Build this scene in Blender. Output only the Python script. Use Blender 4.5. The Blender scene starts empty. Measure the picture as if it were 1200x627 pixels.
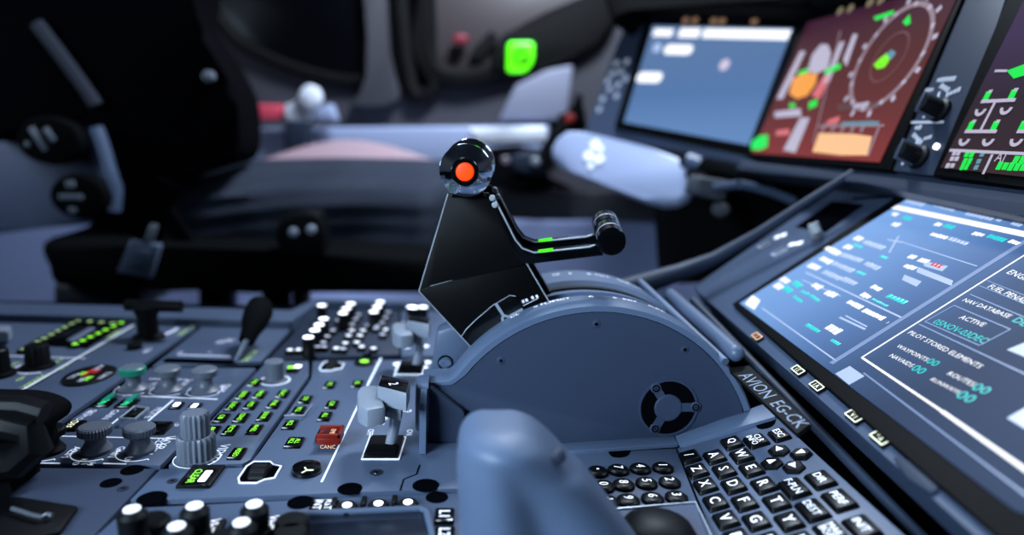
import bpy, bmesh, math, random
from mathutils import Vector, Matrix
random.seed(7)
PI = math.pi
SC = bpy.context.scene
COL = SC.collection
FP, CX, CY, H = 800.0, 600.0, 313.5, 0.28          # focal length in pixels of the 1200x627 frame, eye height over the pedestal

# ------------------------------------------------------------------ camera axes
Yc = Vector((-50, 148, -800)).normalized()          # world axes written in camera space
Xc = Vector((12100, -232, -800)); Xc = (Xc - Yc * Xc.dot(Yc)).normalized()
Zc = Xc.cross(Yc)
CAM = Vector((0, 0, H))
def w_dir(c): return Vector((Xc.dot(c), Yc.dot(c), Zc.dot(c)))
def ray(px, py): return w_dir(Vector(((px - CX) / FP, -(py - CY) / FP, -1)))
X, Y, Z = Vector((1, 0, 0)), Vector((0, 1, 0)), Vector((0, 0, 1))

class F:                                            # a flat frame: origin, text-right axis, text-up axis, normal
    def __init__(s, O, U, V):
        s.O = Vector(O); s.U = Vector(U).normalized(); V = Vector(V)
        s.V = (V - s.U * V.dot(s.U)).normalized(); s.N = s.U.cross(s.V)
        s.mat = Matrix(((s.U.x, s.V.x, s.N.x, s.O.x), (s.U.y, s.V.y, s.N.y, s.O.y), (s.U.z, s.V.z, s.N.z, s.O.z), (0, 0, 0, 1)))
    def w(s, px, py, n=0):
        d = ray(px, py); t = (s.O + s.N * n - CAM).dot(s.N) / d.dot(s.N)
        return CAM + d * t
    def p(s, px, py, n=0):
        r = s.w(px, py, n) - s.O
        return (r.dot(s.U), r.dot(s.V))
    def at(s, px, py, n=0): return F(s.w(px, py, n), s.U, s.V)
    def ps(s, pts, n=0): return [s.p(a, b, n) for a, b in pts]
def FYp(y): return F((0, y, 0), X, Z)               # a plane facing the first officer at distance y
PED = F((0, 0, 0), -Y, X)                           # the pedestal top

# ------------------------------------------------------------------ materials
def lin(c):
    return tuple(((v / 255) / 12.92 if v / 255 <= .04045 else ((v / 255 + .055) / 1.055) ** 2.4) for v in c) + (1,)
MATS = {}
def mat(name, col, rough=.5, metal=0, spec=.5, emit=None, es=1, bump=0, bscale=300, var=.0, coat=0):
    m = bpy.data.materials.new(name); m.use_nodes = True
    nt = m.node_tree; b = nt.nodes['Principled BSDF']
    c = lin(col)
    b.inputs['Base Color'].default_value = c
    b.inputs['Roughness'].default_value = rough; b.inputs['Metallic'].default_value = metal
    b.inputs['Specular IOR Level'].default_value = spec; b.inputs['Coat Weight'].default_value = coat
    if emit:
        b.inputs['Emission Color'].default_value = lin(emit); b.inputs['Emission Strength'].default_value = es
    if bump or var:
        tc = nt.nodes.new('ShaderNodeTexCoord'); n = nt.nodes.new('ShaderNodeTexNoise')
        n.inputs['Scale'].default_value = bscale; n.inputs['Detail'].default_value = 3
        nt.links.new(tc.outputs['Object'], n.inputs['Vector'])
        if bump:
            bp = nt.nodes.new('ShaderNodeBump'); bp.inputs['Strength'].default_value = bump; bp.inputs['Distance'].default_value = .001
            nt.links.new(n.outputs['Fac'], bp.inputs['Height']); nt.links.new(bp.outputs['Normal'], b.inputs['Normal'])
        if var:
            mx = nt.nodes.new('ShaderNodeMixRGB'); mx.blend_type = 'MIX'
            mx.inputs['Color1'].default_value = tuple(v * (1 - var) for v in c[:3]) + (1,)
            mx.inputs['Color2'].default_value = tuple(min(1, v * (1 + var)) for v in c[:3]) + (1,)
            nt.links.new(n.outputs['Fac'], mx.inputs['Fac']); nt.links.new(mx.outputs['Color'], b.inputs['Base Color'])
    MATS[name] = m
    return m
panel = mat('panel_blue_grey', (70, 82, 104), .42, spec=.35, bump=.12, bscale=900, var=.08)
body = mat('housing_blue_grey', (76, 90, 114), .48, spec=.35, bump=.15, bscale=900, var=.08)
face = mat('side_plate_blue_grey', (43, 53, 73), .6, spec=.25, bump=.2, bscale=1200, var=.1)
groove = mat('groove_dark', (4, 5, 8), 1, spec=0)
black = mat('black_plastic', (6, 7, 10), .5, spec=.16, bump=.05, bscale=500)
gloss = mat('black_gloss', (4, 5, 7), .16, spec=.45)
keyblk = mat('key_black', (3, 4, 6), .35, spec=.16)
leverblk = mat('black_lever_paint', (2, 2, 3), .42, spec=.12, bump=.25, bscale=1500)
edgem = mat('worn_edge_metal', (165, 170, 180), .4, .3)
rubber = mat('black_rubber', (4, 5, 7), .85, spec=.06)
chrome = mat('chrome', (215, 220, 230), .1, 1)
darkchrome = mat('dark_chrome', (30, 32, 38), .15, 1)
grey = mat('grey_knob', (92, 98, 111), .42, bump=.1, bscale=700)
lgrey = mat('light_grey_lever', (118, 125, 138), .4, bump=.08, bscale=600)
metal = mat('brushed_metal', (150, 158, 172), .35, .35)
screwm = mat('screw_metal', (70, 78, 92), .4, .8)
white = mat('white_backlit_legend', (220, 225, 235), .5, emit=(235, 240, 255), es=1.1)
wdot = mat('white_lamp', (230, 235, 245), .5, emit=(240, 245, 255), es=2.8)
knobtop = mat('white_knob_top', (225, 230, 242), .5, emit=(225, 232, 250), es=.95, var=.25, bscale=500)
wdim = mat('dim_white_legend', (190, 195, 210), .5, emit=(200, 205, 235), es=.5)
wfaint = mat('faint_white_legend', (150, 158, 172), .5, emit=(190, 195, 210), es=.28)
line = mat('white_paint_line', (215, 222, 235), .5, emit=(215, 225, 245), es=.45)
green = mat('green_backlit_legend', (120, 220, 40), .5, emit=(150, 245, 60), es=1.1)
greend = mat('pale_green_legend', (170, 200, 130), .5, emit=(180, 215, 130), es=.35)
teal = mat('teal_green', (20, 120, 100), .4, emit=(20, 120, 95), es=.15)
tealtxt = mat('teal_legend', (40, 210, 150), .5, emit=(50, 230, 150), es=1.2)
red = mat('red_guard_plastic', (112, 22, 10), .3, spec=.3)
redlamp = mat('red_orange_button', (235, 60, 10), .35, emit=(255, 62, 5), es=.95)
redtxt = mat('red_legend', (200, 40, 40), .5, emit=(220, 50, 50), es=.8)
greenglint = mat('green_mark_or_glint', (60, 220, 20), .3, emit=(80, 235, 20), es=.8)  # glowing green for the painted reflection on the reverse arm
amber = mat('amber_legend', (220, 160, 120), .5, emit=(225, 170, 140), es=.7)
cream = mat('cream_legend', (225, 225, 190), .5, emit=(230, 230, 190), es=.75)
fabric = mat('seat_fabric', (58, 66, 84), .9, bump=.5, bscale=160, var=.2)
blackfab = mat('black_seat_fabric', (3, 3, 6), .95, spec=.04, bump=.4, bscale=140)
wallm = mat('side_wall_grey', (54, 53, 61), .7, bump=.2, bscale=60, var=.12)
lowwall = mat('lower_wall_blue', (120, 132, 170), .7, bump=.1, bscale=60, var=.08)
sillm = mat('sill_light', (225, 230, 245), .5, var=.05, bscale=20)
frameblk = mat('window_rubber_black', (4, 4, 6), .7, spec=.15)
glassm = mat('dark_window_glass', (3, 4, 8), .3, spec=.15)
taupe = mat('taupe_glossy', (58, 51, 53), .4)
floorm = mat('floor_carpet', (40, 46, 60), .95, bump=.5, bscale=400, var=.3)
dash = mat('instrument_panel_dark', (34, 43, 60), .55, spec=.25, bump=.12, bscale=700, var=.1)
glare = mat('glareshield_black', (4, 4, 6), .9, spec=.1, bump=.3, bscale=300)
bezelm = mat('display_bezel_black', (2, 2, 3), .6, spec=.08)
ordm = mat('tray_grey', (150, 162, 195), .4, bump=.05, bscale=300)
def emat(name, col, s=1.0):
    return mat(name, (5, 6, 8), .25, emit=col, es=s)
def gradmat(name, stops, s=1.0, axis=1, lo=-.1, hi=.1):          # a screen picture: colour bands along the screen's own axis
    m = mat(name, (5, 6, 8), .5, spec=.08, emit=(0, 0, 0), es=s)
    nt = m.node_tree; b = nt.nodes['Principled BSDF']
    tc = nt.nodes.new('ShaderNodeTexCoord'); sp = nt.nodes.new('ShaderNodeSeparateXYZ'); mr = nt.nodes.new('ShaderNodeMapRange')
    mr.inputs['From Min'].default_value = lo; mr.inputs['From Max'].default_value = hi
    cr = nt.nodes.new('ShaderNodeValToRGB')
    e = cr.color_ramp.elements
    while len(e) < len(stops): e.new(.5)
    for k, (t, c) in enumerate(stops): e[k].position = t; e[k].color = lin(c)
    nt.links.new(tc.outputs['Object'], sp.inputs['Vector']); nt.links.new(sp.outputs['XYZ'[axis]], mr.inputs['Value'])
    nt.links.new(mr.outputs['Result'], cr.inputs['Fac']); nt.links.new(cr.outputs['Color'], b.inputs['Emission Color'])
    return m
s_white = emat('screen_white', (245, 248, 255), 1.35)
s_pale = emat('screen_pale_blue', (178, 200, 240), 1.15)
s_line = emat('screen_line_blue', (140, 168, 220), .9)
s_cyan = emat('screen_cyan', (40, 225, 225), 1.1)
s_green = emat('screen_green', (30, 230, 80), 1.1)
s_lime = emat('screen_lime', (120, 240, 30), 1.2)
s_pink = emat('screen_pink', (230, 120, 130), .9)
s_orange = emat('screen_orange', (250, 165, 70), 1.0)
s_peach = emat('screen_peach', (255, 200, 150), 1.0)
s_lav = emat('screen_lavender', (200, 195, 220), .9)
s_lavd = emat('screen_lavender_dim', (172, 150, 165), .75)
s_cyand = emat('screen_cyan_dim', (110, 170, 190), .8)
s_red = emat('screen_red', (240, 70, 70), .9)

# ------------------------------------------------------------------ object bookkeeping
WM = {}
def link(o, parent=None, wm=None, smooth=True):
    COL.objects.link(o)
    if parent:
        o.parent = parent; WM[o.name] = WM[parent.name]
    else:
        o.matrix_world = wm; WM[o.name] = wm.copy()
    return o
def tag(o, label=None, cat=None, group=None, kind=None):
    if label: o['label'] = label
    if cat: o['category'] = cat
    if group: o['group'] = group
    if kind: o['kind'] = kind
    return o
def thing(name, label, cat, fr, group=None, kind=None):
    o = bpy.data.objects.new(name, None); o.empty_display_size = .02
    link(o, None, fr.mat)
    return tag(o, label, cat, group, kind)

TXT = {}
def text_geo(s):
    if s not in TXT:
        c = bpy.data.curves.new('t', 'FONT'); c.body = s; c.resolution_u = 2
        ob = bpy.data.objects.new('t', c); COL.objects.link(ob)
        dg = bpy.context.evaluated_depsgraph_get()
        me = bpy.data.meshes.new_from_object(ob.evaluated_get(dg))
        vs = [v.co.copy() for v in me.vertices]; fs = [tuple(p.vertices) for p in me.polygons]
        x0, x1 = min(v.x for v in vs), max(v.x for v in vs); y0, y1 = min(v.y for v in vs), max(v.y for v in vs)
        TXT[s] = ([Vector((v.x - (x0 + x1) / 2, v.y - (y0 + y1) / 2, 0)) for v in vs], fs, x1 - x0, y1 - y0)
        bpy.data.objects.remove(ob); bpy.data.curves.remove(c); bpy.data.meshes.remove(me)
    return TXT[s]

class M:                                            # collects shapes in a frame, then builds ONE mesh object
    def __init__(s, fr): s.fr = fr; s.bm = bmesh.new()
    def poly(s, pts, z0, z1, bev=0, top=None, seg=2):
        a = sum(p[0] * q[1] - q[0] * p[1] for p, q in zip(pts, pts[1:] + pts[:1]))
        if a < 0: pts = pts[::-1]
        if z0 > z1: z0, z1 = z1, z0
        bm = bmesh.new()
        t = top or (lambda p: p)
        if top and a < 0: top_pts = [t(p) for p in pts]
        lo = [bm.verts.new((p[0], p[1], z0)) for p in pts]
        hi = [bm.verts.new((t(p)[0], t(p)[1], z1)) for p in pts]
        n = len(pts)
        ft = bm.faces.new(hi); bm.faces.new(lo[::-1])
        for k in range(n): bm.faces.new((lo[k], lo[(k + 1) % n], hi[(k + 1) % n], hi[k]))
        if bev: 
            es = list(ft.edges)
            if n <= 8: es += [e for e in bm.edges if abs(e.verts[0].co.z - e.verts[1].co.z) > 1e-6]
            bmesh.ops.bevel(bm, geom=list(set(es)), offset=bev, segments=seg, affect='EDGES', profile=.5, clamp_overlap=True)
        s.add(bm); return s
    def add(s, bm, mx=None):
        if mx is not None: bmesh.ops.transform(bm, matrix=mx, verts=bm.verts)
        me = bpy.data.meshes.new('tmp'); bm.to_mesh(me); bm.free()
        s.bm.from_mesh(me); bpy.data.meshes.remove(me)
    def box(s, c, w, h, z0, z1, bev=0, rot=0, taper=1.0):
        cr, sr = math.cos(rot), math.sin(rot)
        pts = [(c[0] + x * cr - y * sr, c[1] + x * sr + y * cr) for x, y in ((-w / 2, -h / 2), (w / 2, -h / 2), (w / 2, h / 2), (-w / 2, h / 2))]
        top = None if taper == 1 else (lambda p: (c[0] + (p[0] - c[0]) * taper, c[1] + (p[1] - c[1]) * taper))
        return s.poly(pts, z0, z1, bev, top)
    def lathe(s, c, prof, seg=32, knurl=0, kd=.0, axis=None, sx=1, sy=1):
        bm = bmesh.new(); rings = []
        for r, z in prof:
            ring = []
            for k in range(seg):
                a = 2 * PI * k / seg
                rr = r - (kd if knurl and (k % 2) and r > 1e-5 else 0)
                ring.append(bm.verts.new((rr * math.cos(a) * sx, rr * math.sin(a) * sy, z)))
            rings.append(ring)
        for a, b in zip(rings, rings[1:]):
            for k in range(seg): bm.faces.new((a[k], a[(k + 1) % seg], b[(k + 1) % seg], b[k]))
        bm.faces.new(rings[-1]); bm.faces.new(rings[0][::-1])
        mx = Matrix.Translation((c[0], c[1], c[2] if len(c) > 2 else 0))
        if axis is not None: mx = mx @ Vector((0, 0, 1)).rotation_difference(Vector(axis)).to_matrix().to_4x4()
        s.add(bm, mx); return s
    def tube(s, path, r, seg=10, caps=True):
        pts = [Vector(p) for p in path]; rs = r if isinstance(r, (list, tuple)) else [r] * len(pts)
        bm = bmesh.new(); rings = []; up = None
        for i, p in enumerate(pts):
            t = (pts[min(i + 1, len(pts) - 1)] - pts[max(i - 1, 0)]).normalized()
            if up is None: up = t.orthogonal().normalized()
            up = (up - t * up.dot(t)).normalized(); bi = t.cross(up)
            rings.append([bm.verts.new(p + (up * math.cos(2 * PI * k / seg) + bi * math.sin(2 * PI * k / seg)) * rs[i]) for k in range(seg)])
        for a, b in zip(rings, rings[1:]):
            for k in range(seg): bm.faces.new((a[k], a[(k + 1) % seg], b[(k + 1) % seg], b[k]))
        bm.faces.new(rings[0][::-1]); bm.faces.new(rings[-1])
        s.add(bm); return s
    def arc(s, c, r0, r1, a0, a1, z0, z1, n=48):
        closed = abs(a1 - a0) >= 2 * PI - 1e-4
        bm = bmesh.new(); R = []
        m = n if closed else n + 1
        for k in range(m):
            a = a0 + (a1 - a0) * k / n; cs, sn = math.cos(a), math.sin(a)
            R.append([bm.verts.new((c[0] + r * cs, c[1] + r * sn, z)) for r, z in ((r0, z0), (r1, z0), (r1, z1), (r0, z1))])
        for k in range(n):
            a, b = R[k], R[(k + 1) % m]
            for j in range(4): bm.faces.new((a[j], b[j], b[(j + 1) % 4], a[(j + 1) % 4]))
        if not closed: bm.faces.new(R[0]); bm.faces.new(R[-1][::-1])
        bmesh.ops.recalc_face_normals(bm, faces=bm.faces)
        s.add(bm); return s
    def line(s, a, b, w, z0, z1):
        a, b = Vector(a), Vector(b); d = (b - a); L = d.length
        return s.box(((a.x + b.x) / 2, (a.y + b.y) / 2), L, w, z0, z1, 0, math.atan2(d.y, d.x))
    def text(s, t, c, h=None, w=None, rot=0, z=0, mx=None, wmax=None):
        vs, fs, tw, th = text_geo(t)
        k = h / th if h else w / tw
        kx = k
        if h and wmax and tw * k > wmax: kx = wmax / tw
        if h and w: kx = w / tw
        bm = bmesh.new(); cr, sr = math.cos(rot), math.sin(rot)
        V = [bm.verts.new((c[0] + v.x * kx * cr - v.y * k * sr, c[1] + v.x * kx * sr + v.y * k * cr, z)) for v in vs]
        for f in fs:
            try: bm.faces.new([V[i] for i in f])
            except ValueError: pass
        s.add(bm, mx); return s
    def disc(s, c, r, z0, z1, seg=20): return s.lathe((c[0], c[1], 0), [(r, z0), (r, z1)], seg)
    def build(s, name, m, parent=None, angle=35, label=None, cat=None, group=None, kind=None, flat=False, origin=None, recalc=True):
        bm = s.bm
        if recalc: bmesh.ops.recalc_face_normals(bm, faces=bm.faces)
        base = WM[parent.name] if parent else (origin or s.fr).mat
        bmesh.ops.transform(bm, matrix=base.inverted() @ s.fr.mat, verts=bm.verts)
        me = bpy.data.meshes.new(name); bm.to_mesh(me); bm.free()
        me.materials.append(m)
        if not flat:
            for p in me.polygons: p.use_smooth = True
            me.set_sharp_from_angle(angle=math.radians(angle))
        o = bpy.data.objects.new(name, me)
        link(o, parent, base)
        return tag(o, label, cat, group, kind)

# ------------------------------------------------------------------ small control kit
def screw(fr, px, py, parent, r=.0042, n=0, z=.0005):
    c = fr.p(px, py, n)
    s = M(fr).arc(c, r * .62, r, 0, 2 * PI, n, n + z, 24).lathe((c[0], c[1], 0), [(r * .55, n), (r * .5, n + z * 1.2), (r * .2, n + z)], 16).build('screw', screwm, parent)
    a = random.random() * PI
    M(fr).box(c, r * .8, r * .16, n + z, n + z * 1.5, 0, a).box(c, r * .16, r * .8, n + z, n + z * 1.5, 0, a).build('screw_slot', groove, s)
def hole(fr, px, py, parent, r=.008, n=.0003):
    c = fr.p(px, py)
    M(fr).lathe((c[0], c[1], 0), [(r, 0), (r, n)], 24).build('fastener_hole', groove, parent)
def button(fr, px, py, w, h, txt, parent, m=green, n=0, hh=.0025, tw=.62, name='button', fill=None, lines=None):
    c = fr.p(px, py, n + hh)
    b = M(fr).box(c, w, h, n, n + hh, .0006, 0, .94).build(name, gloss, parent)
    if txt:
        g = M(fr)
        ls = txt.split('|'); k = len(ls)
        for i, t in enumerate(ls):
            g.text(t, (c[0], c[1] + h * ((k - 1) / 2 - i) * .36), h * (.38 if k == 1 else .27), None, 0, n + hh + .0002, None, w * .8)
        g.build('legend', m, b)
    return b
def round_knob(fr, px, py, r, hgt, parent, m=grey, cap=grey, neck=.62, name='rotary_knob', n=0, knurl=True, ring=True):
    """px,py: where the knob meets the panel; flanged top, narrow waist, wide foot"""
    c = fr.p(px, py, n); C3 = (c[0], c[1], n)
    k = M(fr).lathe(C3, [(r * .92, 0), (r * .95, hgt * .12), (r * .8, hgt * .25), (r * neck, hgt * .42), (r * neck, hgt * .58), (r * .85, hgt * .68), (r * .98, hgt * .74)], 32).build(name, m, parent)
    M(fr).lathe(C3, [(r, hgt * .7), (r * 1.02, hgt * .74), (r * 1.02, hgt * .94), (r * .92, hgt)], 64, 1 if knurl else 0, r * .05).lathe(C3, [(r * .8, hgt), (r * .78, hgt * 1.015)], 32).build('knob_cap', cap, k)
    return k
def scale_arc(fr, c, r, a0, a1, parent, n=0, ticks=5, w=.0007, m=line):
    g = M(fr).arc(c, r - w / 2, r + w / 2, a0, a1, n, n + .0003, 28)
    for i in range(ticks):
        a = a0 + (a1 - a0) * i / max(1, ticks - 1)
        g.line((c[0] + r * math.cos(a), c[1] + r * math.sin(a)), (c[0] + (r + .0025) * math.cos(a), c[1] + (r + .0025) * math.sin(a)), w, n, n + .0003)
    g.build('scale_mark', m, parent)
def wtext(fr, items, parent, m=line, n=.0003, name='legend'):
    g = M(fr)
    for t, px, py, h in items:
        g.text(t, fr.p(px, py), h, None, 0, n)
    return g.build(name, m, parent)
def plate(fr, pts, parent, m=panel, th=.005, name='face_plate', bev=.0012, z=0):
    return M(fr).poly(fr.ps(pts, z), z - th, z, bev).build(name, m, parent)

# ================================================================== SETTING
def smooth(pts, k=5):                               # closed rounded outline through the points
    out = []; n = len(pts)
    for i in range(n):
        p0, p1, p2, p3 = (Vector(pts[(i + j - 1) % n]) for j in range(4))
        for s in range(k):
            t = s / k
            out.append(tuple(.5 * ((2 * p1) + (p2 - p0) * t + (2 * p0 - 5 * p1 + 4 * p2 - p3) * t * t + (3 * p1 - p0 - 3 * p2 + p3) * t ** 3)))
    return out
def slab(fr, pts, depth, bev=0, n=0, sm=0, seg=3):
    if sm: pts = smooth(pts, sm)
    return M(fr).poly(fr.ps(pts, n), n - depth, n, bev, None, seg)

WY = 2.35
W = FYp(WY)
slab(W, [(-500, -500), (1500, -500), (1500, 260), (-500, 235)], .06).build('wall_left', wallm, kind='structure')
slab(W, [(-500, 232), (1500, 257), (1500, 700), (-500, 700)], .07, n=.012).build('trim_1', lowwall, kind='structure')
M(F((0, 0, -.62), X, Y)).box((0, 1.2), 5, 2.8, -.05, 0).build('floor', floorm, kind='structure')
# side windows with their rubber frames, and the posts between them
def window(k, pts, m=glassm, fw=.035):
    o = slab(W, pts, .02, .004, .02, 4).build('window_%d' % k, m, kind='structure')
    q = [(x, y, .02) for x, y in W.ps(smooth(pts, 4), .02)]
    M(W).tube(q + q[:2], fw, 8).build('window_frame', frameblk, o)
    return o
window(1, [(222, -80), (425, -80), (428, 60), (424, 92), (380, 90), (310, 66), (262, 30)], fw=.02)
window(2, [(466, -80), (505, -80), (495, 10), (490, 60), (510, 100), (480, 100)], fw=.03)
w3 = window(3, [(520, -40), (690, -60), (712, -10), (700, 38), (640, 66), (590, 82), (540, 92), (508, 80), (500, 40)], m=taupe, fw=.036)
M(W).line(W.p(556, 66, .05), W.p(580, 40, .05), .035, .03, .05).build('window_latch', frameblk, w3)
slab(W, [(424, -60), (448, -60), (456, 60), (466, 118), (410, 122), (432, 90)], .05, .012, .06, 3).build('trim_2', wallm, kind='structure')
slab(W, [(196, 10), (214, 12), (262, 72), (290, 110), (300, 150), (262, 150), (258, 110)], .04, .01, .05, 3).build('trim_3', wallm, kind='structure')

# ================================================================== SIDE CONSOLE, lit sill
fr = FYp(2.2).at(470, 160)
sc = thing('side_console', 'long pale side console ledge under the dark side windows', 'console', fr)
slab(FYp(2.2), [(250, 150), (645, 147), (640, 172), (640, 200), (250, 200)], .15, .012).build('ledge', ordm, sc)
slab(FYp(1.95), [(548, 150), (640, 147), (642, 168), (556, 171)], .06, .012).build('sill_highlight', sillm, sc)  # bright lit end of the sill, put in as a near-white slab
slab(FYp(2.0), [(545, 222), (795, 226), (795, 262), (545, 258)], .12, .01).build('front_rail', wallm, sc)
slab(FYp(1.95), [(520, 256), (780, 262), (792, 540), (540, 540)], .1, .012).build('lower_panel', lowwall, sc)
slab(FYp(1.94), [(588, 205), (640, 205), (675, 222), (600, 225)], .05, .008).build('dark_recess', rubber, sc)
slab(FYp(2.25), [(584, 142), (604, 100), (640, 82), (672, 76), (664, 142)], .05, .01).build('lit_wall_patch', mat('lit_wall_grey', (122, 126, 146), .6), sc)  # wall patch where light falls, put in as a paler slab
slab(FYp(2.02), [(580, 172), (632, 174), (640, 205), (560, 240), (520, 240), (556, 190)], .1, .02, 0, 2).build('console_housing', wallm, sc)
# things on the ledge
o = slab(FYp(2.14), [(284, 122), (330, 122), (330, 141), (284, 141)], .03, .008).build('red_box', mat('pink_red_plastic', (205, 70, 92), .5)); tag(o, 'small pink red box on the pale side ledge below the window', 'box')
fr = FYp(2.12).at(362, 142)
hs = thing('handset', 'pale round topped handset standing beside the red box on the ledge', 'handset', fr)
M(FYp(2.12)).lathe((*FYp(2.12).p(364, 114), 0), [(.005, -.03), (.03, -.02), (.036, 0), (.028, .02), (.008, .026)], 24).build('knob', sillm, hs)
slab(FYp(2.12), [(334, 122), (350, 120), (356, 108), (366, 108), (362, 130), (360, 142), (334, 142)], .05, .012, 0, 2).build('handle', sillm, hs)
slab(FYp(2.12), [(368, 128), (388, 120), (395, 142), (366, 142)], .05, .01).build('holder', ordm, hs)
slab(FYp(2.11), [(333, 142), (362, 142), (362, 178), (333, 178)], .05, .006).build('base', dash, hs)
# green sign and red lamp by the corner window
fr = FYp(1.9).at(610, 65)
gs = thing('lit_sign', 'small glowing green square sign in front of the dark corner window', 'sign', fr)
slab(FYp(1.9), [(595, 48), (627, 48), (626, 72), (617, 84), (594, 84)], .03, .012, 0).build('sign_face', mat('green_sign_lamp', (60, 240, 20), .4, emit=(95, 255, 20), es=1.5), gs)
g = M(FYp(1.9)); c = FYp(1.9).p(611, 66, .004)
g.arc(c, .013, .022, .6, 2 * PI - .3, .001, .005, 20).box((c[0] + .014, c[1] - .004), .02, .008, .001, .005)
g.build('sign_mark', mat('sign_mark_dark_green', (6, 40, 4), .7, spec=.1), gs)
slab(FYp(1.93), [(575, 88), (590, 40), (640, 20), (720, -20), (728, 20), (700, 50), (640, 78)], .03, .012, 0, 2).build('sign_bracket', frameblk, gs)
o = M(FYp(2.28)).lathe((*FYp(2.28).p(540, 45), 0), [(.022, -.03), (.022, 0), (.016, .008), (.008, .01)], 24, sx=1.2, sy=.6).build('indicator_lamp', mat('red_indicator', (110, 30, 45), .5, emit=(170, 45, 62), es=.2)); tag(o, 'small dim red round lamp on the taupe corner window', 'lamp')

# ================================================================== CAPTAIN'S SEAT
fr = FYp(1.5).at(200, 330)
seat = thing('pilot_seat', 'black pilot seat with high backrest and grey cushion beyond the pedestal', 'seat', fr)
slab(FYp(1.55), [(-60, -60), (205, -60), (222, 20), (247, 60), (274, 108), (280, 150), (274, 186), (240, 198), (196, 214), (172, 240), (168, 285), (120, 320), (62, 318), (48, 285), (90, 270), (128, 250), (120, 205), (96, 150), (80, 128), (-60, 160)], .16, .03, 0, 3, 4).build('backrest', blackfab, seat)
g = M(FYp(1.55)); g.tube([(*FYp(1.55).p(a, b, .002), .004) for a, b in ((44, 28), (70, 62), (95, 96), (114, 124))], .014, 8); g.build('backrest_seam', mat('seam_blue_black', (34, 40, 56), .8), seat)
M(FYp(1.55)).lathe((*FYp(1.55).p(246, 90), 0), [(.012, 0), (.012, .012), (.006, .016)], 16).build('side_button', lgrey, seat)
# cushion with soft folds
fr_c = FYp(1.75)
bm = bmesh.new(); NX, NY = 60, 30; top = lambda x: 232 - 44 * max(0, min(1, (x - 160) / 130)) ** .7 if x < 290 else 188 - 3 * math.sin((x - 290) / 230 * PI)
vv = []
for i in range(NX + 1):
    x = 160 + 370 * i / NX; y0 = top(x); y1 = 325
    for j in range(NY + 1):
        t = j / NY; y = y0 + (y1 - y0) * t
        n = .16 * math.sin(min(1, t * 3) * PI / 2) + .010 * math.sin(y * .33 + x * .012 + 1.2 * math.sin(x * .02)) * max(0, 1 - t) * (1.2 - i / NX) + .012 * math.sin(x * .05 + y * .03)
        n -= .10 * (max(0, i - NX + 6) / 6) ** 2
        p = fr_c.w(x, y); vv.append(bm.verts.new(p - Y * n))
for i in range(NX):
    for j in range(NY):
        a = i * (NY + 1) + j; bm.faces.new((vv[a], vv[a + NY + 1], vv[a + NY + 2], vv[a + 1]))
mm = M(F((0, 0, 0), X, Y)); bmesh.ops.solidify(bm, geom=bm.faces[:], thickness=.03); mm.add(bm); mm.build('cushion', fabric, seat, 60)
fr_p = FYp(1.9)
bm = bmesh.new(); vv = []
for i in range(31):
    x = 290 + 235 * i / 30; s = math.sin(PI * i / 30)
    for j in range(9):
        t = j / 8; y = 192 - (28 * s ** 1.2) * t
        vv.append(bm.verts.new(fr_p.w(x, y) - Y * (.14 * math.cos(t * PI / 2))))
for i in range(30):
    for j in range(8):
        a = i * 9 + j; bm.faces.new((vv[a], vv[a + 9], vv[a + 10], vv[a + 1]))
mm = M(F((0, 0, 0), X, Y)); bmesh.ops.solidify(bm, geom=bm.faces[:], thickness=.02); mm.add(bm); mm.build('cushion_highlight', mat('highlight_mauve', (200, 172, 182), .8, bump=.3, bscale=160), seat, 60)  # pink light on the cushion top, put in as a mauve strip
slab(FYp(1.42), [(46, 282), (150, 288), (330, 294), (500, 300), (510, 346), (300, 344), (200, 338), (58, 336)], .2, .02).build('seat_frame', rubber, seat)
slab(FYp(1.4), [(322, 266), (336, 252), (374, 250), (378, 300), (330, 298)], .06, .01, 0, 2).build('seat_control_box', black, seat)
for px, py in ((344, 272), (365, 269)):
    M(FYp(1.4)).lathe((*FYp(1.4).p(px, py), 0), [(.0095, 0), (.0095, .004), (.006, .006)], 16).build('seat_control_button', mat('pale_button_%d' % px, (185, 195, 215), .4), seat)
for a, b, m in ((232, 262, rubber), (255, 270, dash), (306, 326, rubber), (326, 336, rubber), (342, 352, dash)):
    slab(FYp(1.6), [(a, 325), (b, 325), (b, 400), (a, 400)], .05, .006).build('seat_leg', m, seat)
slab(FYp(1.58), [(352, 338), (361, 338), (361, 362), (352, 362)], .03, .006).build('pale_lever', mat('pinkish_lever', (165, 130, 132), .5), seat)
slab(FYp(1.45), [(60, 330), (152, 332), (150, 372), (60, 368)], .2, .015).build('seat_side_cover', mat('seat_cover_dark_blue', (26, 32, 46), .6), seat)
# seat belt
fr_b = FYp(1.36)
sb = thing('seat_belt', 'dark seat belt with pale square buckle tongue hanging beside the backrest', 'seat belt', fr_b.at(163, 302))
g = M(fr_b); pts = [(196, 214), (184, 240), (176, 262), (166, 296), (152, 330), (140, 362)]
for a, b in zip(pts, pts[1:]):
    A, B = Vector(fr_b.p(*a)), Vector(fr_b.p(*b)); g.line(A, B, .05, -.012, -.006)
g.build('strap', blackfab, sb)
slab(fr_b, [(152, 281), (188, 287), (176, 327), (136, 320)], .012, .004, .004).build('buckle', mat('buckle_grey_blue', (105, 120, 145), .4, .3), sb)
slab(fr_b, [(160, 292), (176, 295), (168, 316), (150, 313)], .004, .001, .007).build('buckle_button', mat('buckle_button_grey', (80, 94, 118), .4), sb)
slab(fr_b, [(176, 262), (184, 264), (178, 284), (168, 281)], .01, .003, .003).build('buckle_tongue', metal, sb)
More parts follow.
